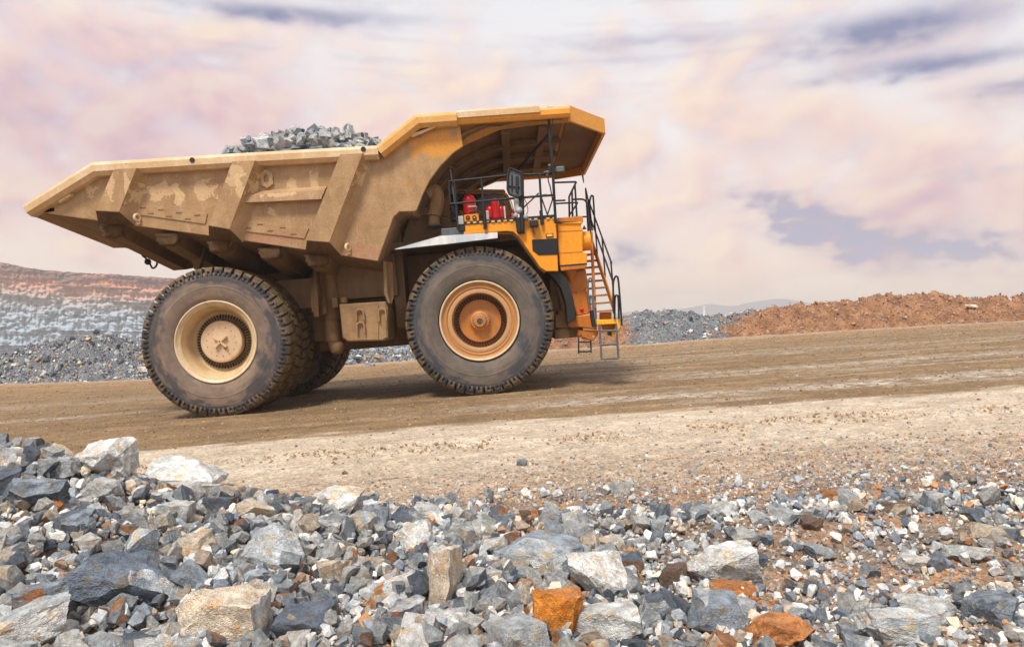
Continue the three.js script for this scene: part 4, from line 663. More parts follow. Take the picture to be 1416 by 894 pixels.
part('rail_gusset', hexa([L(566, 185, -0.22), L(600, 173.5, -0.22), L(602, 175.5, -0.22), L(570, 189, -0.22)], [L(566, 185, -0.08), L(600, 173.5, -0.08), L(602, 175.5, -0.08), L(570, 189, -0.08)]), M.rail, bodyMesh);
for (const [px, py] of [[266, 220.5], [502.5, 205.5]]) { const p = L(px, py, -0.30); part('rail_plug', new THREE.CylinderGeometry(0.05, 0.05, 0.06, 14).rotateX(Math.PI / 2).translate(p.x, p.y, p.z), M.black, bodyMesh); }
// side ribs: [outer face corners TL, TR, BR, BL]
const WR = -0.36;
for (const [tl, tr, br, bl] of [[[157, 233], [188, 231.5], [164, 291.5], [132, 290]], [[321, 222], [352, 221], [317, 315.5], [288, 310.5]], [[470, 212.5], [501, 211], [455, 333.5], [424, 331]]]) {
  const f = [L(...bl, WR), L(...br, WR), L(...tr, WR), L(...tl, WR)], o = (p, dx, dy) => V(p.x + dx, p.y + dy, zN + 0.002), far = [o(f[0], -0.12, -0.20), o(f[1], 0.15, -0.24), o(f[2], 0.13, 0.02), o(f[3], -0.08, 0.02)];
  const near = hexa(f, far); part('side_rib', near, M.body, bodyMesh); part('side_rib', mirrorZ(near, MIDZ), M.body, bodyMesh);
  // mud lodged on the rib's lower end
  const a = f[0], b = f[1], pl = new THREE.PlaneGeometry(1, 1, 14, 6), p = pl.attributes.position; for (let i = 0; i < p.count; i++) { const u = p.getX(i) + 0.5, v = p.getY(i) + 0.5, t0 = a.clone().lerp(b, u), t1 = far[0].clone().lerp(far[1], u), q = t1.lerp(t0, v * 0.98), e = Math.sin(u * Math.PI) * Math.sin(v * Math.PI); p.setXYZ(i, q.x, q.y - 0.012 - e * (0.05 + 0.05 * N3(u * 6, v * 4, a.x)), q.z); } pl.computeVertexNormals(); part('rib_mud', pl, M.mud, bodyMesh);
}
part('side_stiffener', hexa([L(337, 279, -0.26), L(444, 274, -0.26), L(449, 261, -0.24), L(337, 270, -0.24)], [L(333, 282, WB), L(440, 277, WB), L(452, 256, WB), L(334, 264.5, WB)].map((p) => V(p.x, p.y, zN + 0.002))), M.body, bodyMesh);
part('slotted_plate', prism(L2([[184, 280], [287, 294.5], [284, 309], [178, 294]], WB), zN + 0.001, zN + 0.022, 0.005), M.body, bodyMesh);
part('slotted_plate', prism(L2([[332, 302.5], [427, 315], [421, 329], [326, 317.5]], WB), zN + 0.001, zN + 0.022, 0.005), M.body, bodyMesh);
for (const [px, py] of [[198, 286.5], [223, 289.5], [248, 293.5], [273, 297], [209, 294.5], [234, 298.5], [260, 302], [360, 309.5], [391, 314], [343, 314.5], [374, 318.5], [406, 323]]) { const p = L(px, py, WB); part('slot', box(-0.06, 0.06, -0.014, 0.014, 0, 0.008, 0.003).rotateZ(-0.06).translate(p.x, p.y, zN + 0.019), M.under, bodyMesh); }
{ // six-sided emblem plate
  const c = L(369, 246.5, WB), hx = (w, h, k) => [[-w, h * k], [0, h], [w, h * k], [w, -h * k], [0, -h], [-w, -h * k]].map(([x, y]) => [c.x + x, c.y + y]);
  const em = part('emblem_plate', prism(hx(0.125, 0.20, 0.62), zN + 0.001, zN + 0.045, 0.012, [hx(0.062, 0.125, 0.55)]), M.body, bodyMesh);
  part('emblem_chevron', [prism([[-0.06, 0.03], [0, 0.075], [0.06, 0.03], [0.06, 0.0], [0, 0.042], [-0.06, 0.0]].map(([x, y]) => [c.x + x, c.y + y + 0.035]), zN + 0.003, zN + 0.03, 0.004), prism([[-0.06, -0.03], [0, -0.075], [0.06, -0.03], [0.06, 0.0], [0, -0.042], [-0.06, 0.0]].map(([x, y]) => [c.x + x, c.y + y - 0.035]), zN + 0.003, zN + 0.03, 0.004)], M.body, em);
}
for (const [px, py] of [[192, 302], [482, 343]]) { const p = L(px, py, WB); part('lifting_eye', [new THREE.TorusGeometry(0.062, 0.030, 8, 18).rotateY(1.15).translate(p.x, p.y + 0.02, zN + 0.07), box(p.x - 0.035, p.x + 0.035, p.y - 0.12, p.y - 0.02, zN, zN + 0.06)], M.rail, bodyMesh); }
part('tail_rail_tab', prism(L2([[83, 277], [98, 268.5], [103, 268], [100, 272], [85, 281]], WB), zN, zN + 0.1, 0.01), M.rail, bodyMesh);
// hinge brackets and the hook chain below the tail
part('hinge_bracket', [prism(L2([[258, 335], [283, 339], [273, 372], [266, 371]], 1.0), -1.05, -1.2), prism(L2([[258, 335], [283, 339], [273, 372], [266, 371]], 1.0), -4.3, -4.45)], M.under, truck);
{ const hk = (a) => a.map(([x, y]) => L(x, y, 2.2)); part('tail_hook', [tube(hk([[196, 352], [203, 358], [207, 364], [211, 370], [216, 366], [217, 358], [216, 353]]), 0.022), new THREE.SphereGeometry(0.075, 10, 8).translate(...L(204, 361, 2.2).toArray())], M.black, truck); }

// --- chassis, underside
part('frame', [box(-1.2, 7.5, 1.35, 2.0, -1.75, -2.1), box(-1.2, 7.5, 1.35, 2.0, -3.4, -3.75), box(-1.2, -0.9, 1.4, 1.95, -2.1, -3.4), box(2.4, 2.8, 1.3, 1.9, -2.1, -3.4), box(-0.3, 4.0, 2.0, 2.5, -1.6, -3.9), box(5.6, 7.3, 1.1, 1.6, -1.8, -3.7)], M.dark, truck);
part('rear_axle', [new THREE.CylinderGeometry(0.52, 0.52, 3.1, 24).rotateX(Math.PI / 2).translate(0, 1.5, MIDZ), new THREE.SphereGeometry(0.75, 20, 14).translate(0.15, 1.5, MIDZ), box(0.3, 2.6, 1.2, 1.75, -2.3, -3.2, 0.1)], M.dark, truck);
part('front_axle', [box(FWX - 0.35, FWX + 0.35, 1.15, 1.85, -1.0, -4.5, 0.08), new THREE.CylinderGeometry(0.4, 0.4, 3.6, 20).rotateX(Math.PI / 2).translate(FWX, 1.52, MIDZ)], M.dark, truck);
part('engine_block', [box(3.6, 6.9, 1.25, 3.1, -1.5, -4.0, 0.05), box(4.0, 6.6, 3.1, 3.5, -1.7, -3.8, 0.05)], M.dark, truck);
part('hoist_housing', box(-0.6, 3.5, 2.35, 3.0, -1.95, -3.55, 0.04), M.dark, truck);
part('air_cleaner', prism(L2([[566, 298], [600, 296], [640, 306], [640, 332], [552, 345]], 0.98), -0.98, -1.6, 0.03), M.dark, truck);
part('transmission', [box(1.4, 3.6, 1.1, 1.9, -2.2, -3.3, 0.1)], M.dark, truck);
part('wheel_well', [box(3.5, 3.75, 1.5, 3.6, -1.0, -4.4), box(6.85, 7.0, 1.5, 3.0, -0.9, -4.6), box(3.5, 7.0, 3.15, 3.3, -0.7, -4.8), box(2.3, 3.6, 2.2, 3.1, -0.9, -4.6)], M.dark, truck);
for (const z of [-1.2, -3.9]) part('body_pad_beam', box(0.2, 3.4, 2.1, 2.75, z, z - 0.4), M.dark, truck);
part('suspension_cylinder', [bar(L(449, 360, 0.9), L(460, 440, 0.9), 0.20, 16), bar(L(458, 430, 0.9), L(461, 470, 0.9), 0.165, 16), new THREE.SphereGeometry(0.155, 16, 12).translate(...L(466, 479, 0.9).toArray()), bar(L(459, 462, 0.9), L(467, 484, 0.9), 0.14, 14)], M.under, truck);
part('mud_guard', [hexa([L(434, 437, 0.35), L(441, 437, 0.35), L(436, 362, 0.35), L(434, 362, 0.35)].reverse(), [L(434, 437, 0.75), L(441, 437, 0.75), L(436, 362, 0.75), L(434, 362, 0.75)].reverse()), prism(L2([[434.5, 363], [441, 400], [442, 437], [452, 432], [446, 380], [444, 362]], 0.5), -0.5, -0.55), prism(L2([[434, 366], [431, 392], [429, 418], [431, 430], [436, 436], [441, 434], [441, 400], [436, 366]], 0.38), -0.38, -0.43)], M.mud, truck);
{ const ft = prism(L2([[468.5, 419.5], [533, 415.5], [536, 425], [536, 466], [530, 470], [480, 471.5], [473.5, 466]], 0.35), -0.35, -1.35, 0.03); const tank = part('fuel_tank', ft, M.dust, truck);
  for (const [px, py, k] of [[498, 436, 1], [499, 454, 1], [529, 436, 1.2]]) { const c = L(px, py, 0.33), pts = []; for (let i = 0; i <= 10; i++) { const a = Math.PI * i / 10; pts.push(V(c.x + Math.cos(a) * 0.075, c.y + 0.06 * k + Math.sin(a) * 0.075, c.z + 0.02)); } part('lifting_hoop', tube([V(c.x + 0.075, c.y - 0.08 * k, c.z + 0.02), ...pts, V(c.x - 0.075, c.y - 0.08 * k, c.z + 0.02)], 0.022), M.dust, tank); }
  part('tank_weld', Array.from({ length: 16 }, (_, i) => { const p = L(523, 421 + i * 3, 0.34); return new THREE.SphereGeometry(0.013, 6, 4).translate(p.x, p.y, p.z); }), M.dust, tank); const c = L(475, 414, 0.7); part('filler_cap', new THREE.CylinderGeometry(0.07, 0.08, 0.12, 14).translate(c.x, c.y, c.z), M.dust, tank); part('tank_bracket', [box(...[462, 470].map((x) => L(x, 450, 0.6).x), L(0, 462, 0.6).y, L(0, 448, 0.6).y, -0.55, -0.75)], M.under, tank); }
part('hanging_plate', [prism(L2([[529, 359], [534, 360], [536, 405], [540, 419], [536, 418], [531, 406]], 0.15), -0.15, -0.22), prism(L2([[534, 360], [543, 362], [544, 412], [541, 420], [536, 408]], 0.3), -0.3, -0.34)], M.under, truck);

// --- front deck, fenders, side panels
const WP = 0.14, deckY = L(700, 303, WP).y, deckX0 = L(641, 306, WP).x, deckX1 = L(806, 305, 0.3).x;
part('deck', [box(deckX0 - 0.1, deckX1, deckY - 0.16, deckY - 0.03, -0.22, -5.28)], M.orange, truck);
const sidePan = L2([[641, 307.5], [769, 300], [772, 374], [755, 374], [747, 369], [739, 357], [728, 342], [717, 326], [709, 319.5], [700, 318.5], [688, 319.5], [641, 323.5]], WP);
const sp = part('side_panel', prism(sidePan, -WP, -WP - 0.08, 0.012), M.yellow, truck); part('side_panel', mirrorZ(prism(sidePan, -WP, -WP - 0.08, 0.012), MIDZ), M.yellow, truck);
part('fender_inner', strip(L2([[641, 323.5], [688, 319.5], [709, 319.5], [717, 326], [728, 342], [739, 357], [747, 369], [755, 374]], WP), -WP - 0.09, -1.0, -0.03), M.dust, truck);
part('vent_panel', prism(L2([[735.5, 330.5], [771, 328.5], [771.5, 351], [745, 352], [736.5, 345.5]], WP), -WP - 0.005, -WP + 0.012, 0.004), M.navy, sp);
const al = L(760, 324.6, WP); part('amber_lamp', [box(al.x - 0.06, al.x + 0.06, al.y - 0.028, al.y + 0.028, al.z + 0.003, al.z + 0.035, 0.012)], M.amber, sp); part('lamp_bezel', box(al.x - 0.075, al.x + 0.075, al.y - 0.043, al.y + 0.043, al.z - 0.002, al.z + 0.018, 0.008), M.black, sp);
part('deck_edge', box(deckX0 - 0.02, L(769, 300, WP).x, deckY - 0.035, deckY + 0.03, -WP + 0.012, -WP - 0.3, 0.006), M.black, sp);
for (let i = 0; i < 15; i++) { const t = i / 14, px = lerp(648, 766, t); if (Math.abs(px - 718) < 6 || Math.abs(px - 752) < 5 || Math.abs(px - 669) < 4) continue; const p = L(px, lerp(306.5, 300, t), WP); part('grip_tab', box(p.x - 0.036, p.x + 0.036, p.y - 0.028, p.y + 0.006, -WP + 0.010, -WP + 0.028, 0.006), i % 3 ? M.rail : M.gold, sp); }
part('mudguard_plate', [hexa([L(546, 344, 0.0), L(609, 337, -0.02), L(609, 325, 0.12), L(547, 342.5, 0.1)], [L(546, 344.5, 0.9), L(609, 338, 0.9), L(609, 327, 0.9), L(547, 343.5, 0.9)]), hexa([L(609, 337.3, -0.02), L(688, 328, -0.02), L(688, 320, 0.12), L(609, 325, 0.12)], [L(609, 338, 0.9), L(688, 329, 0.9), L(688, 322, 0.9), L(609, 327, 0.9)])], M.fender, truck);
part('step_plate', box(L(610, 320, 0.2).x, L(641, 320, 0.2).x, L(0, 324, 0.2).y * 0 + L(625, 324.5, 0.2).y, L(625, 314, 0.2).y, -0.2, -0.9), M.steel, truck);
part('step_bracket', [box(L(632, 305, 0.1).x, L(641, 305, 0.1).x, L(636, 309.5, 0.1).y, L(636, 297.5, 0.1).y, -0.1, -0.25)], M.fender, truck); part('step_bracket_foot', box(L(633, 312, 0.1).x, L(643, 312, 0.1).x, L(636, 318.5, 0.1).y, L(636, 310, 0.1).y, -0.12, -0.25), M.black, truck);
// radiator housing side box, drum, lower nose
const nose = part('radiator_housing', [prism(L2([[770.5, 307], [803, 306.5], [804, 313], [806, 317], [806, 347], [812, 349], [812, 363.5], [774, 366.5], [772, 347]], 0.25), -0.25, -1.2, 0.015), box(deckX1 - 0.55, deckX1 - 0.02, 1.9, deckY - 0.2, -1.2, -4.3)], M.yellow, truck);
part('housing_lid', prism(L2([[769.5, 305], [805.5, 304.8], [805, 308], [770, 308.5]], 0.22), -0.22, -1.25, 0.01), M.bright, nose); part('housing_seam', [prism(L2([[771, 318.5], [805, 317], [805, 318], [771, 319.5]], 0.24), -0.243, -0.26, 0.002), prism(L2([[772, 348.5], [806, 346.5], [806, 347.3], [772, 349.3]], 0.24), -0.243, -0.26, 0.002)], M.orange, nose);
part('housing_sill', prism(L2([[774, 367], [812, 364], [810, 370], [776, 373.5]], 0.25), -0.25, -1.2, 0.01), M.orange, nose); part('sill_gap', prism(L2([[774, 366], [812, 362.6], [812, 364.8], [774, 368]], 0.24), -0.246, -1.1, 0.004), M.black, nose);
{ const c = L(810, 332.5, 0.55); part('air_drum', [new THREE.CylinderGeometry(0.20, 0.20, 0.17, 28).rotateZ(Math.PI / 2).translate(c.x, c.y, c.z), new THREE.CylinderGeometry(0.205, 0.205, 0.03, 28).rotateZ(Math.PI / 2).translate(c.x - 0.05, c.y, c.z)], M.yellow, nose); const k = L(808, 313, 0.5); part('drum_knob', new THREE.ConeGeometry(0.045, 0.09, 12).translate(k.x, k.y, k.z), M.black, nose); }
const lower = part('lower_nose', [prism(L2([[777, 376], [810, 371], [815, 400], [815, 433], [798, 436], [790, 412], [784, 391]], 0.55), -0.55, -0.75, 0.02), prism(L2([[786, 437], [822, 433], [826, 455], [806, 452], [786, 450]], 0.45), -0.45, -1.2, 0.02)], M.orange, truck);
part('drain_cone', new THREE.ConeGeometry(0.14, 0.26, 18, 1, true).rotateX(Math.PI).translate(...L(789, 382, 0.5).toArray()), M.orange, lower); { const c = L(804.5, 427, 0.54); part('red_lamp', new THREE.SphereGeometry(0.042, 14, 10).scale(1, 1, 0.6).translate(c.x, c.y, c.z), M.red, lower); const d = L(797, 403, 0.54); part('drain_hole', new THREE.CylinderGeometry(0.017, 0.017, 0.02, 10).rotateX(Math.PI / 2).translate(d.x, d.y, d.z), M.under, lower); }
{ const c = L(821, 464, 0.5), hole = (px, py, r) => { const p = L(px, py, 0.5); return Array.from({ length: 14 }, (_, i) => [p.x + Math.cos(i / 14 * 6.283) * r, p.y + Math.sin(i / 14 * 6.283) * r]); }; part('tow_plate', prism(L2([[799, 455], [828, 456], [827, 463], [820, 470], [808, 469], [798, 463]], 0.5), -0.5, -0.6, 0.01, [hole(803.5, 464, 0.02), hole(812, 464, 0.022), hole(821, 464.5, 0.036)]), M.orange, lower); }
part('front_mud_flap', [prism(L2([[756, 375], [775, 374.5], [786, 389], [793, 412], [797, 440], [785, 446], [783, 420], [776, 398], [766, 384]], 0.3), -0.3, -0.75, 0.01)], M.black, truck);
part('steering_link', [prism(L2([[766, 381], [772, 384], [780, 404], [782, 432], [778, 428]], 0.8), -0.8, -0.9), prism(L2([[768, 428], [786, 429], [788, 452], [768, 452]], 0.9), -0.9, -1.1)], M.dust, truck);
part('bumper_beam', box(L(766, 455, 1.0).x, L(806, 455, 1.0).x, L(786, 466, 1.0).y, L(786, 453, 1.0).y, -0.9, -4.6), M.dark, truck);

// --- stairs across the nose, platform, ladders, handrails
{
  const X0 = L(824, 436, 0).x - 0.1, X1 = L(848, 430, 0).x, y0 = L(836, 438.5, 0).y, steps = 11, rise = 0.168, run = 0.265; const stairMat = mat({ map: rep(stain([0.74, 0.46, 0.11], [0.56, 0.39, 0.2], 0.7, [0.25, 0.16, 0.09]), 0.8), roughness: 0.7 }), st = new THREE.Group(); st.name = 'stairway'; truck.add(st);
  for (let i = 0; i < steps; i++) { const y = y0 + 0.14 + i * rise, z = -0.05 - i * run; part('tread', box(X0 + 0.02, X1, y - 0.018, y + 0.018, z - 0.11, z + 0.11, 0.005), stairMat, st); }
  const str = (x, t) => hexa([V(x, y0 + 0.02, 0.12), V(x + t, y0 + 0.02, 0.12), V(x + t, y0 + 0.26, 0.12), V(x, y0 + 0.26, 0.12)], [V(x, y0 + 0.02 + rise * steps, -run * steps), V(x + t, y0 + 0.02 + rise * steps, -run * steps), V(x + t, y0 + 0.26 + rise * steps, -run * steps), V(x, y0 + 0.26 + rise * steps, -run * steps)]);
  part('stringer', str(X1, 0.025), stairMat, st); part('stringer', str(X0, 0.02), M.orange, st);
  const H = (k, dx = 0.01) => [V(X1 + dx, y0 + 0.2 + k, 0.1), V(X1 + dx, y0 + 0.2 + k + rise * steps, -run * steps)], hr = [], pr = (a, b, t) => a.clone().lerp(b, t);
  for (const k of [0.88, 0.5]) { const [a, b] = H(k, 0.03); hr.push(bar(a, b, 0.019)); }
  for (const t of [0.02, 0.35, 0.68, 0.99]) hr.push(bar(pr(...H(0.0, 0.03), t), pr(...H(0.88, 0.03), t), 0.017)); { const [, b] = H(0.88, 0.03), [, d] = H(0.5, 0.03); hr.push(bar(b, b.clone().add(V(0, 0.28, -0.25)), 0.019), bar(b.clone().add(V(0, 0.28, -0.25)), d.clone().add(V(0, -0.4, -0.45)), 0.019)); }
  part('handrail', hr, M.black, st); part('stair_post', bar(L(817.5, 320, 0.9), L(823.5, 440, 0.45), 0.035, 8), M.orange, st);
  const pf = part('platform', [prism(L2([[824, 441], [855.5, 440], [856, 446.5], [824.5, 448]], -0.1), 0.1, -0.45, 0.008)], M.bright, truck);
  part('platform_bracket', [prism(L2([[833, 448], [852, 447], [850, 456], [836, 457]], 0.1), -0.1, -0.35), prism(L2([[830, 431], [846, 430], [846, 441], [830, 441]], 0.15), -0.15, -0.3)], M.orange, pf); part('platform_block', [prism(L2([[846.5, 457], [851, 456], [851, 464], [846.5, 464]], -0.05), 0.05, -0.1), prism(L2([[853, 446], [857.5, 445], [858, 452], [854, 455]], -0.1), 0.1, -0.1)], M.bright, pf); part('platform_rubber', prism(L2([[841, 457], [846.3, 457], [846.3, 464], [841, 462]], 0), 0, -0.12), M.black, pf);
  const lo = part('access_ladder', [bar(L(829, 447, -0.08), L(832, 495.5, -0.08), 0.022), bar(L(852, 445, -0.08), L(855.3, 494.5, -0.08), 0.022), ...[[456.5, 456], [475.5, 474.5], [495, 494]].map(([a, b], i) => bar(L(829.5 + i * 1.2, a, -0.08), L(852.6 + i * 1.2, b, -0.08), 0.022))], M.steel, truck);
  const farL = [[800, 469, 817, 470, 800.5, 488, 817.5, 487]].flatMap(([a, b, c, d, e, f, g, h]) => [bar(L(a, b - 6, 4.6), L(e, f, 4.6), 0.022), bar(L(c, d - 6, 4.6), L(g, h, 4.6), 0.022), bar(L(a, 472, 4.6), L(c, 472, 4.6), 0.022), bar(L(800.5, 485.5, 4.6), L(817.4, 485, 4.6), 0.022)]); part('access_ladder', farL, M.steel, truck);
  const hoop = (pts, w, r = 0.02) => tube(pts.map(([a, b]) => L(a, b, w)), r, 8);
  part('grab_rail', [hoop([[848.5, 432], [848, 400], [848.5, 388], [852, 380.5], [855, 386], [858, 420], [860, 449]], -0.15), hoop([[850, 440], [850.5, 412], [852.5, 407], [855, 411], [856, 440]], -0.12)], M.black, truck);
  part('grab_rail', [hoop([[814, 418], [813, 400], [813.5, 387], [816.5, 383.5], [819, 388], [821, 420], [823.5, 446]], -0.12), hoop([[815.5, 425], [816, 410], [818, 408], [819.5, 416], [821, 436]], -0.1)], M.steel, truck); part('rubber_boot', bar(L(818, 428, -0.1), L(822, 451, -0.1), 0.05), M.black, truck);
}
// --- deck rails, mirror, masts and the equipment on the deck
const pipe = (list, w, r = 0.02) => list.map(([a, b, c, d]) => bar(L(a, b, w), L(c, d, w), r));
part('guard_rail', [...pipe([[620, 250, 706, 241], [706, 241, 767, 239], [622, 281, 712, 273], [712, 273, 768, 268.5], [628, 247, 633, 316], [665.5, 246, 670.5, 315], [746, 240, 750, 309], [620, 250, 623, 282]], 0.1, 0.024), ...pipe([[670, 292, 671, 316]], 0.08, 0.035), ...pipe([[748, 290, 750, 310]], 0.08, 0.035)], M.black, truck);
part('guard_rail', [...pipe([[766, 251.5, 797, 250.5], [797, 250.5, 787, 271], [787, 271, 787.5, 303], [795, 254, 798, 302], [791, 262, 792, 303]], 0.5, 0.02), ...pipe([[768, 276.5, 782, 276], [768, 280.5, 799, 279], [799, 279, 788, 296], [768, 302, 799, 300.5]], 0.35, 0.018)], M.black, truck);
part('guard_rail', [tube([[791, 275], [800, 274.5], [807, 275], [811, 279], [813, 290], [815, 318]].map(([a, b]) => L(a, b, 0.7)), 0.02, 8), ...pipe([[794, 299, 814, 298.5]], 0.7, 0.018), tube([[819, 318], [815.5, 284], [816.5, 273], [818.5, 269.5], [820.5, 273], [823, 318]].map(([a, b]) => L(a, b, 1.4)), 0.02, 8)], M.black, truck);
part('guard_rail', [[600, 263, 760, 258], [600, 285, 762, 279], [640, 262, 643, 305], [740, 258, 744, 300]].map(([a, b, c, d]) => bar(L(708 + (a - 708) * 0.74, 447 + (b - 447) * 0.74, 5.1), L(708 + (c - 708) * 0.74, 447 + (d - 447) * 0.74, 5.1), 0.02)), M.black, truck);
part('mast', [bar(L(758.5, 150, -0.05), L(760, 190, -0.05), 0.028), bar(L(760, 190, -0.05), L(764, 228, -0.02), 0.035), bar(L(764, 228, -0.02), L(768.5, 308, 0.08), 0.03), tube([[762, 150], [764.5, 160], [763, 185], [760.5, 195]].map(([a, b]) => L(a, b, -0.1)), 0.01), tube([[763, 228], [758, 245], [761, 258], [764, 275]].map(([a, b]) => L(a, b, 0.0)), 0.014), bar(L(759, 184, 0.05), L(716, 234, 1.1), 0.03)], M.black, truck);
part('mast_head', hexa([L(756, 147, -0.15), L(766, 146.5, -0.15), L(763, 152, -0.15), L(758, 152, -0.15)].reverse(), [L(756, 147, 0.1), L(766, 146.5, 0.1), L(763, 152, 0.1), L(758, 152, 0.1)].reverse()), M.black, truck);
{ const wl = (px, py, s) => { const p = L(px, py, 0.05); return [box(p.x - s, p.x + s, p.y - s * 0.7, p.y + s * 0.7, p.z - s * 0.8, p.z + s * 0.8, 0.02)]; };
  part('work_lamp', wl(774.5, 233.5, 0.085), M.steel, truck); part('lamp_arm', pipe([[756, 242, 764, 231], [764, 236, 772, 234], [752, 237, 766, 237]], 0.05, 0.018), M.steel, truck); part('hose_coupling', [...wl(761, 228, 0.045), ...wl(757, 237, 0.04)], M.steel, truck); part('work_lamp', wl(738.5, 308.5, 0.09), M.black, truck); part('lamp_hook', pipe([[738, 313, 737, 318], [737, 318, 739.5, 322], [739.5, 322, 739, 325]], 0.08, 0.018), M.steel, truck);
  part('cross_stay', pipe([[722, 288, 745, 266], [748, 270, 757, 296], [757, 296, 765, 272], [733, 271, 756, 268]], 0.12, 0.014), M.black, truck); part('cable_loop', [tube([[723, 270], [728, 280], [730, 290], [727, 298]].map(([a, b]) => L(a, b, 0.05)), 0.008), tube([[700, 266], [706, 276], [711, 292], [713, 299]].map(([a, b]) => L(a, b, 0.3)), 0.008)], M.black, truck); }
{ const back = prism(L2([[705, 231.5], [721, 238], [722, 268], [717, 271], [705, 268], [702.5, 262], [702, 240]], 0.0), 0, -0.10, 0.02), mir = part('mirror', back, M.steel, truck);
  part('mirror_rim', tube([[705, 231.5], [721, 238], [722, 268], [716, 271.5], [705, 268], [702, 261], [702, 240], [705, 231.5]].map(([a, b]) => L(a, b, -0.02)), 0.024, 8, false), M.black, mir); part('mirror_rib', [prism(L2([[707, 240], [709, 240.5], [709, 264], [707, 263.5]], -0.02), 0.0, 0.03), prism(L2([[713, 242], [717, 243], [717, 266], [713, 265]], -0.02), 0, 0.035), prism(L2([[703, 255], [719, 257], [719, 259], [703, 257]], -0.02), 0, 0.03)], M.black, mir);
  part('mirror_post', [...pipe([[721, 238, 722, 318]], 0.06, 0.05), ...pipe([[716, 300, 718, 320]], 0.04, 0.05), box(L(715, 310, 0.04).x, L(725, 310, 0.04).x, L(720, 322, 0.04).y, L(720, 305, 0.04).y, -0.04, -0.12)], M.black, mir); part('mirror_motor', [new THREE.SphereGeometry(0.075, 12, 10).translate(...L(718, 290, 0.05).toArray()), new THREE.SphereGeometry(0.055, 12, 10).translate(...L(727, 299, 0.05).toArray()), new THREE.SphereGeometry(0.05, 12, 10).translate(...L(713, 297, 0.05).toArray()), new THREE.CylinderGeometry(0.06, 0.06, 0.3, 12).translate(...L(715, 282, 0.1).toArray())], M.fender, mir); }
const bottle = (px, py, w, r, h) => { const p = L(px, py, w); return [new THREE.CapsuleGeometry(r, h - 2 * r, 6, 18).translate(p.x, p.y + h / 2, p.z)]; };
{ const f1 = part('fire_suppressant_tank', [...bottle(650.5, 302, 0.55, 0.14, 0.52), box(L(642, 296, 0.5).x, L(648, 296, 0.5).x, L(645, 295, 0.5).y, L(645, 276, 0.5).y, -0.45, -0.6), box(L(645, 272, 0.5).x, L(655, 272, 0.5).x, L(650, 276, 0.5).y, L(650, 269.5, 0.5).y, -0.45, -0.6, 0.02)], M.red, truck);
  part('tank_hose', [tube([[632, 279], [634, 266], [640, 263.5], [645, 268], [648, 272]].map(([a, b]) => L(a, b, 0.5)), 0.015), tube([[630, 280], [636, 270], [641, 268], [644, 275]].map(([a, b]) => L(a, b, 0.55)), 0.02)], M.black, f1); part('tank_band', new THREE.CylinderGeometry(0.145, 0.145, 0.03, 18).translate(...L(650.5, 286, 0.55).toArray()), M.white, f1);
  const f2 = part('fire_suppressant_tank', [...bottle(686.5, 305, 0.5, 0.085, 0.48), ...bottle(679, 305, 0.6, 0.095, 0.33), ...bottle(694, 305, 0.6, 0.095, 0.33)], M.red, truck); part('tank_hose', [tube([[673, 280], [675, 270], [682, 266], [688, 268], [691, 276]].map(([a, b]) => L(a, b, 0.5)), 0.013), tube([[688, 270], [695, 268], [701, 274], [706, 290]].map(([a, b]) => L(a, b, 0.6)), 0.012)], M.black, f2); part('tank_bracket', [box(L(672, 295, 0.5).x, L(676, 295, 0.5).x, L(674, 303, 0.5).y, L(674, 290, 0.5).y, -0.5, -0.6), box(L(697, 295, 0.5).x, L(699.5, 295, 0.5).x, L(698, 303, 0.5).y, L(698, 284, 0.5).y, -0.5, -0.52)], M.white, f2);
  const f3 = part('warning_cone', [new THREE.ConeGeometry(0.1, 0.25, 16).translate(...L(709, 295, 0.9).toArray())], M.red, truck);
  const gb = part('gauge_box', box(L(641.5, 300, 0.2).x, L(662, 300, 0.2).x, L(651, 305, 0.2).y, L(651, 295, 0.2).y, -0.2, -0.4, 0.01), M.yellow, truck); for (const [px, m] of [[647, M.red], [656, M.fender]]) { const c = L(px, 300, 0.2); part('gauge_bezel', new THREE.CylinderGeometry(0.045, 0.045, 0.02, 18).rotateX(Math.PI / 2).translate(c.x, c.y, c.z + 0.008), M.black, gb); part('gauge_face', new THREE.CylinderGeometry(0.018, 0.018, 0.02, 14).rotateX(Math.PI / 2).translate(c.x, c.y, c.z + 0.014), m, gb); }
  part('hose_bundle', [0, 1, 2, 3, 4].map((i) => tube([[624 + i * 2, 284], [628 + i * 1.5, 292], [633 + i, 296 + i], [629 + i * 3, 303]].map(([a, b]) => L(a, b, 0.3 + i * 0.04)), 0.03)).concat([tube([[648, 294], [655, 291], [663, 292], [668, 300]].map(([a, b]) => L(a, b, 0.3)), 0.022)]), M.black, truck); part('control_box', [box(L(622, 290, 0.5).x, L(634, 290, 0.5).x, L(628, 304, 0.5).y, L(628, 288, 0.5).y, -0.5, -0.7)], M.black, truck);
  part('mast', [bar(L(622.5, 233, 0.15), L(629, 280, 0.15), 0.018), new THREE.SphereGeometry(0.025, 10, 8).translate(...L(622.5, 230, 0.15).toArray())], M.steel, truck); }
{ const ex = part('exhaust_elbow', [tube([[592, 268], [600, 263], [604, 272], [602, 288], [600, 297]].map(([a, b]) => L(a, b, 0.75)), 0.155, 16), bar(L(600, 292, 0.75), L(600, 297, 0.75), 0.16, 18)], M.dust, truck); part('exhaust_stub', [bar(L(600, 298, 0.75), L(600, 311, 0.75), 0.125, 18)], M.dust, ex); part('exhaust_clamp', new THREE.TorusGeometry(0.145, 0.02, 8, 24).rotateX(Math.PI / 2 - 0.1).translate(...L(600, 312, 0.75).toArray()), M.steel, ex); }
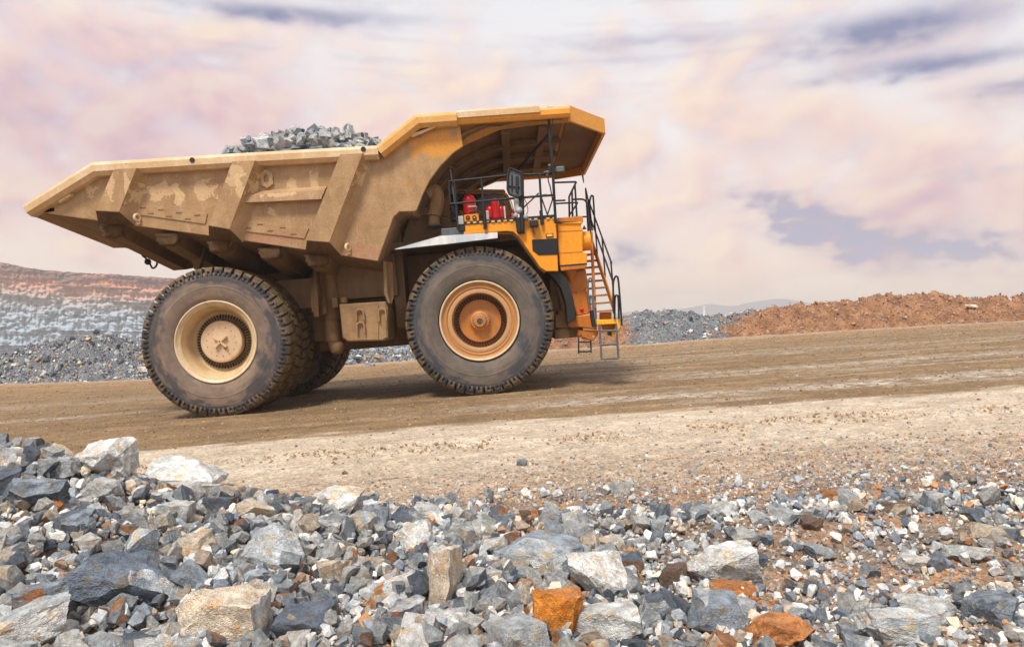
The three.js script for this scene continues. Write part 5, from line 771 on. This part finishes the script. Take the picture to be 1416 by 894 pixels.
{ // cab on the far side of the deck
  const cp = L2([[610, 300], [612, 262], [696, 262.5], [703, 270], [712, 299]], 3.4), cab = part('cab', [prism(cp, -3.4, -5.0, 0.04)], M.goldDust, truck); part('cab_roof', prism(L2([[608, 263.5], [610, 260.5], [697, 261], [699, 264]], 3.35), -3.35, -5.05, 0.01), M.goldDust, cab); part('cab_window', prism(L2([[622, 290], [623, 267], [690, 267.5], [695, 274], [701, 290]], 3.39), -3.385, -3.41, 0.004), M.glass, cab);
}

// ------------------------------------------------------------------ the load of broken rock in the body
{
  const R = rng(808), top = (X, w) => { const c = -4.45, q = 1 - ((X - c) / 2.4) ** 2 * 0.55 - ((w - 2.9) / 2.9) ** 2 * 0.8; return 5.0 + 1.28 * Math.max(-0.4, q) + 0.10 * fbm2(X * 1.1, w * 1.1, 3); };
  const g = sheet(-6.9, -2.3, 60, TZ + 0.2, TZ + 5.4, 50, (X, Z) => Math.min(top(X, Z - TZ) - 0.34, 4.7 + (X + 5.9 + 0.42 * (Z - TZ)) * 1.6), (X, Z) => mixc(lin(96, 102, 110), lin(140, 146, 152), clamp(0.5 + fbm2(X * 3, Z * 3, 3))));
  const heap = new THREE.Mesh(g, rockMat); heap.name = 'ore_heap'; heap.userData.kind = 'stuff'; heap.castShadow = heap.receiveShadow = true; scene.add(heap);
  const geos = ['dark', 'slate', 'mid', 'mid', 'pale', 'pale', 'slate', 'mid'].map((k, i) => rockGeo(620 + i, 1, k)), put = [], lumps = []; let n = 0, tries = 0;
  while (n < 260 && tries++ < 9000) {
    const w = 0.45 + R() * 3.2, x0 = -5.72 - 0.42 * w, X = x0 + R() * (x0 * -0.60), s = 0.09 + 0.14 * R() * R() + (R() < 0.08 ? 0.07 : 0); if (put.some(([a, b, c]) => (a - X) ** 2 + (b - w) ** 2 < ((c + s) * 0.42) ** 2)) continue; put.push([X, w, s]);
    const o = placeRock('load_rock', geos[Math.floor(R() * geos.length)], X, top(X, w) - 0.16 + R() * 0.10, TZ + w, s * (0.9 + R() * 0.4), s * (0.7 + R() * 0.4), s * (0.8 + R() * 0.4), R() * 6, R() * 6, R() * 6); tag(o, 'grey angular rock heaped in the truck body, below the skyline of the load', 'rock', 'rocks heaped in the truck body'); lumps.push([708 + X / (TZ + w) * FOC, 447 - (o.position.y + s * 0.8 - EYE) / (TZ + w) * FOC, o]); n++;
  }
  const nth = 'first second third fourth fifth sixth seventh eighth ninth tenth eleventh twelfth thirteenth fourteenth fifteenth sixteenth seventeenth eighteenth nineteenth twentieth twenty-first twenty-second twenty-third twenty-fourth twenty-fifth twenty-sixth twenty-seventh'.split(' ');
  const line = []; for (let x = 312; x < 545; x += 9) { const c = lumps.filter((l) => l[0] >= x && l[0] < x + 9).sort((p, q) => p[1] - q[1])[0]; if (c) line.push(c); }
  line.sort((p, q) => p[0] - q[0]).forEach(([, , o], i) => { o.userData.label = 'grey rock on the skyline of the truck load, ' + nth[i] + ' from the tail end'; });
}
renderer.render(scene, camera);
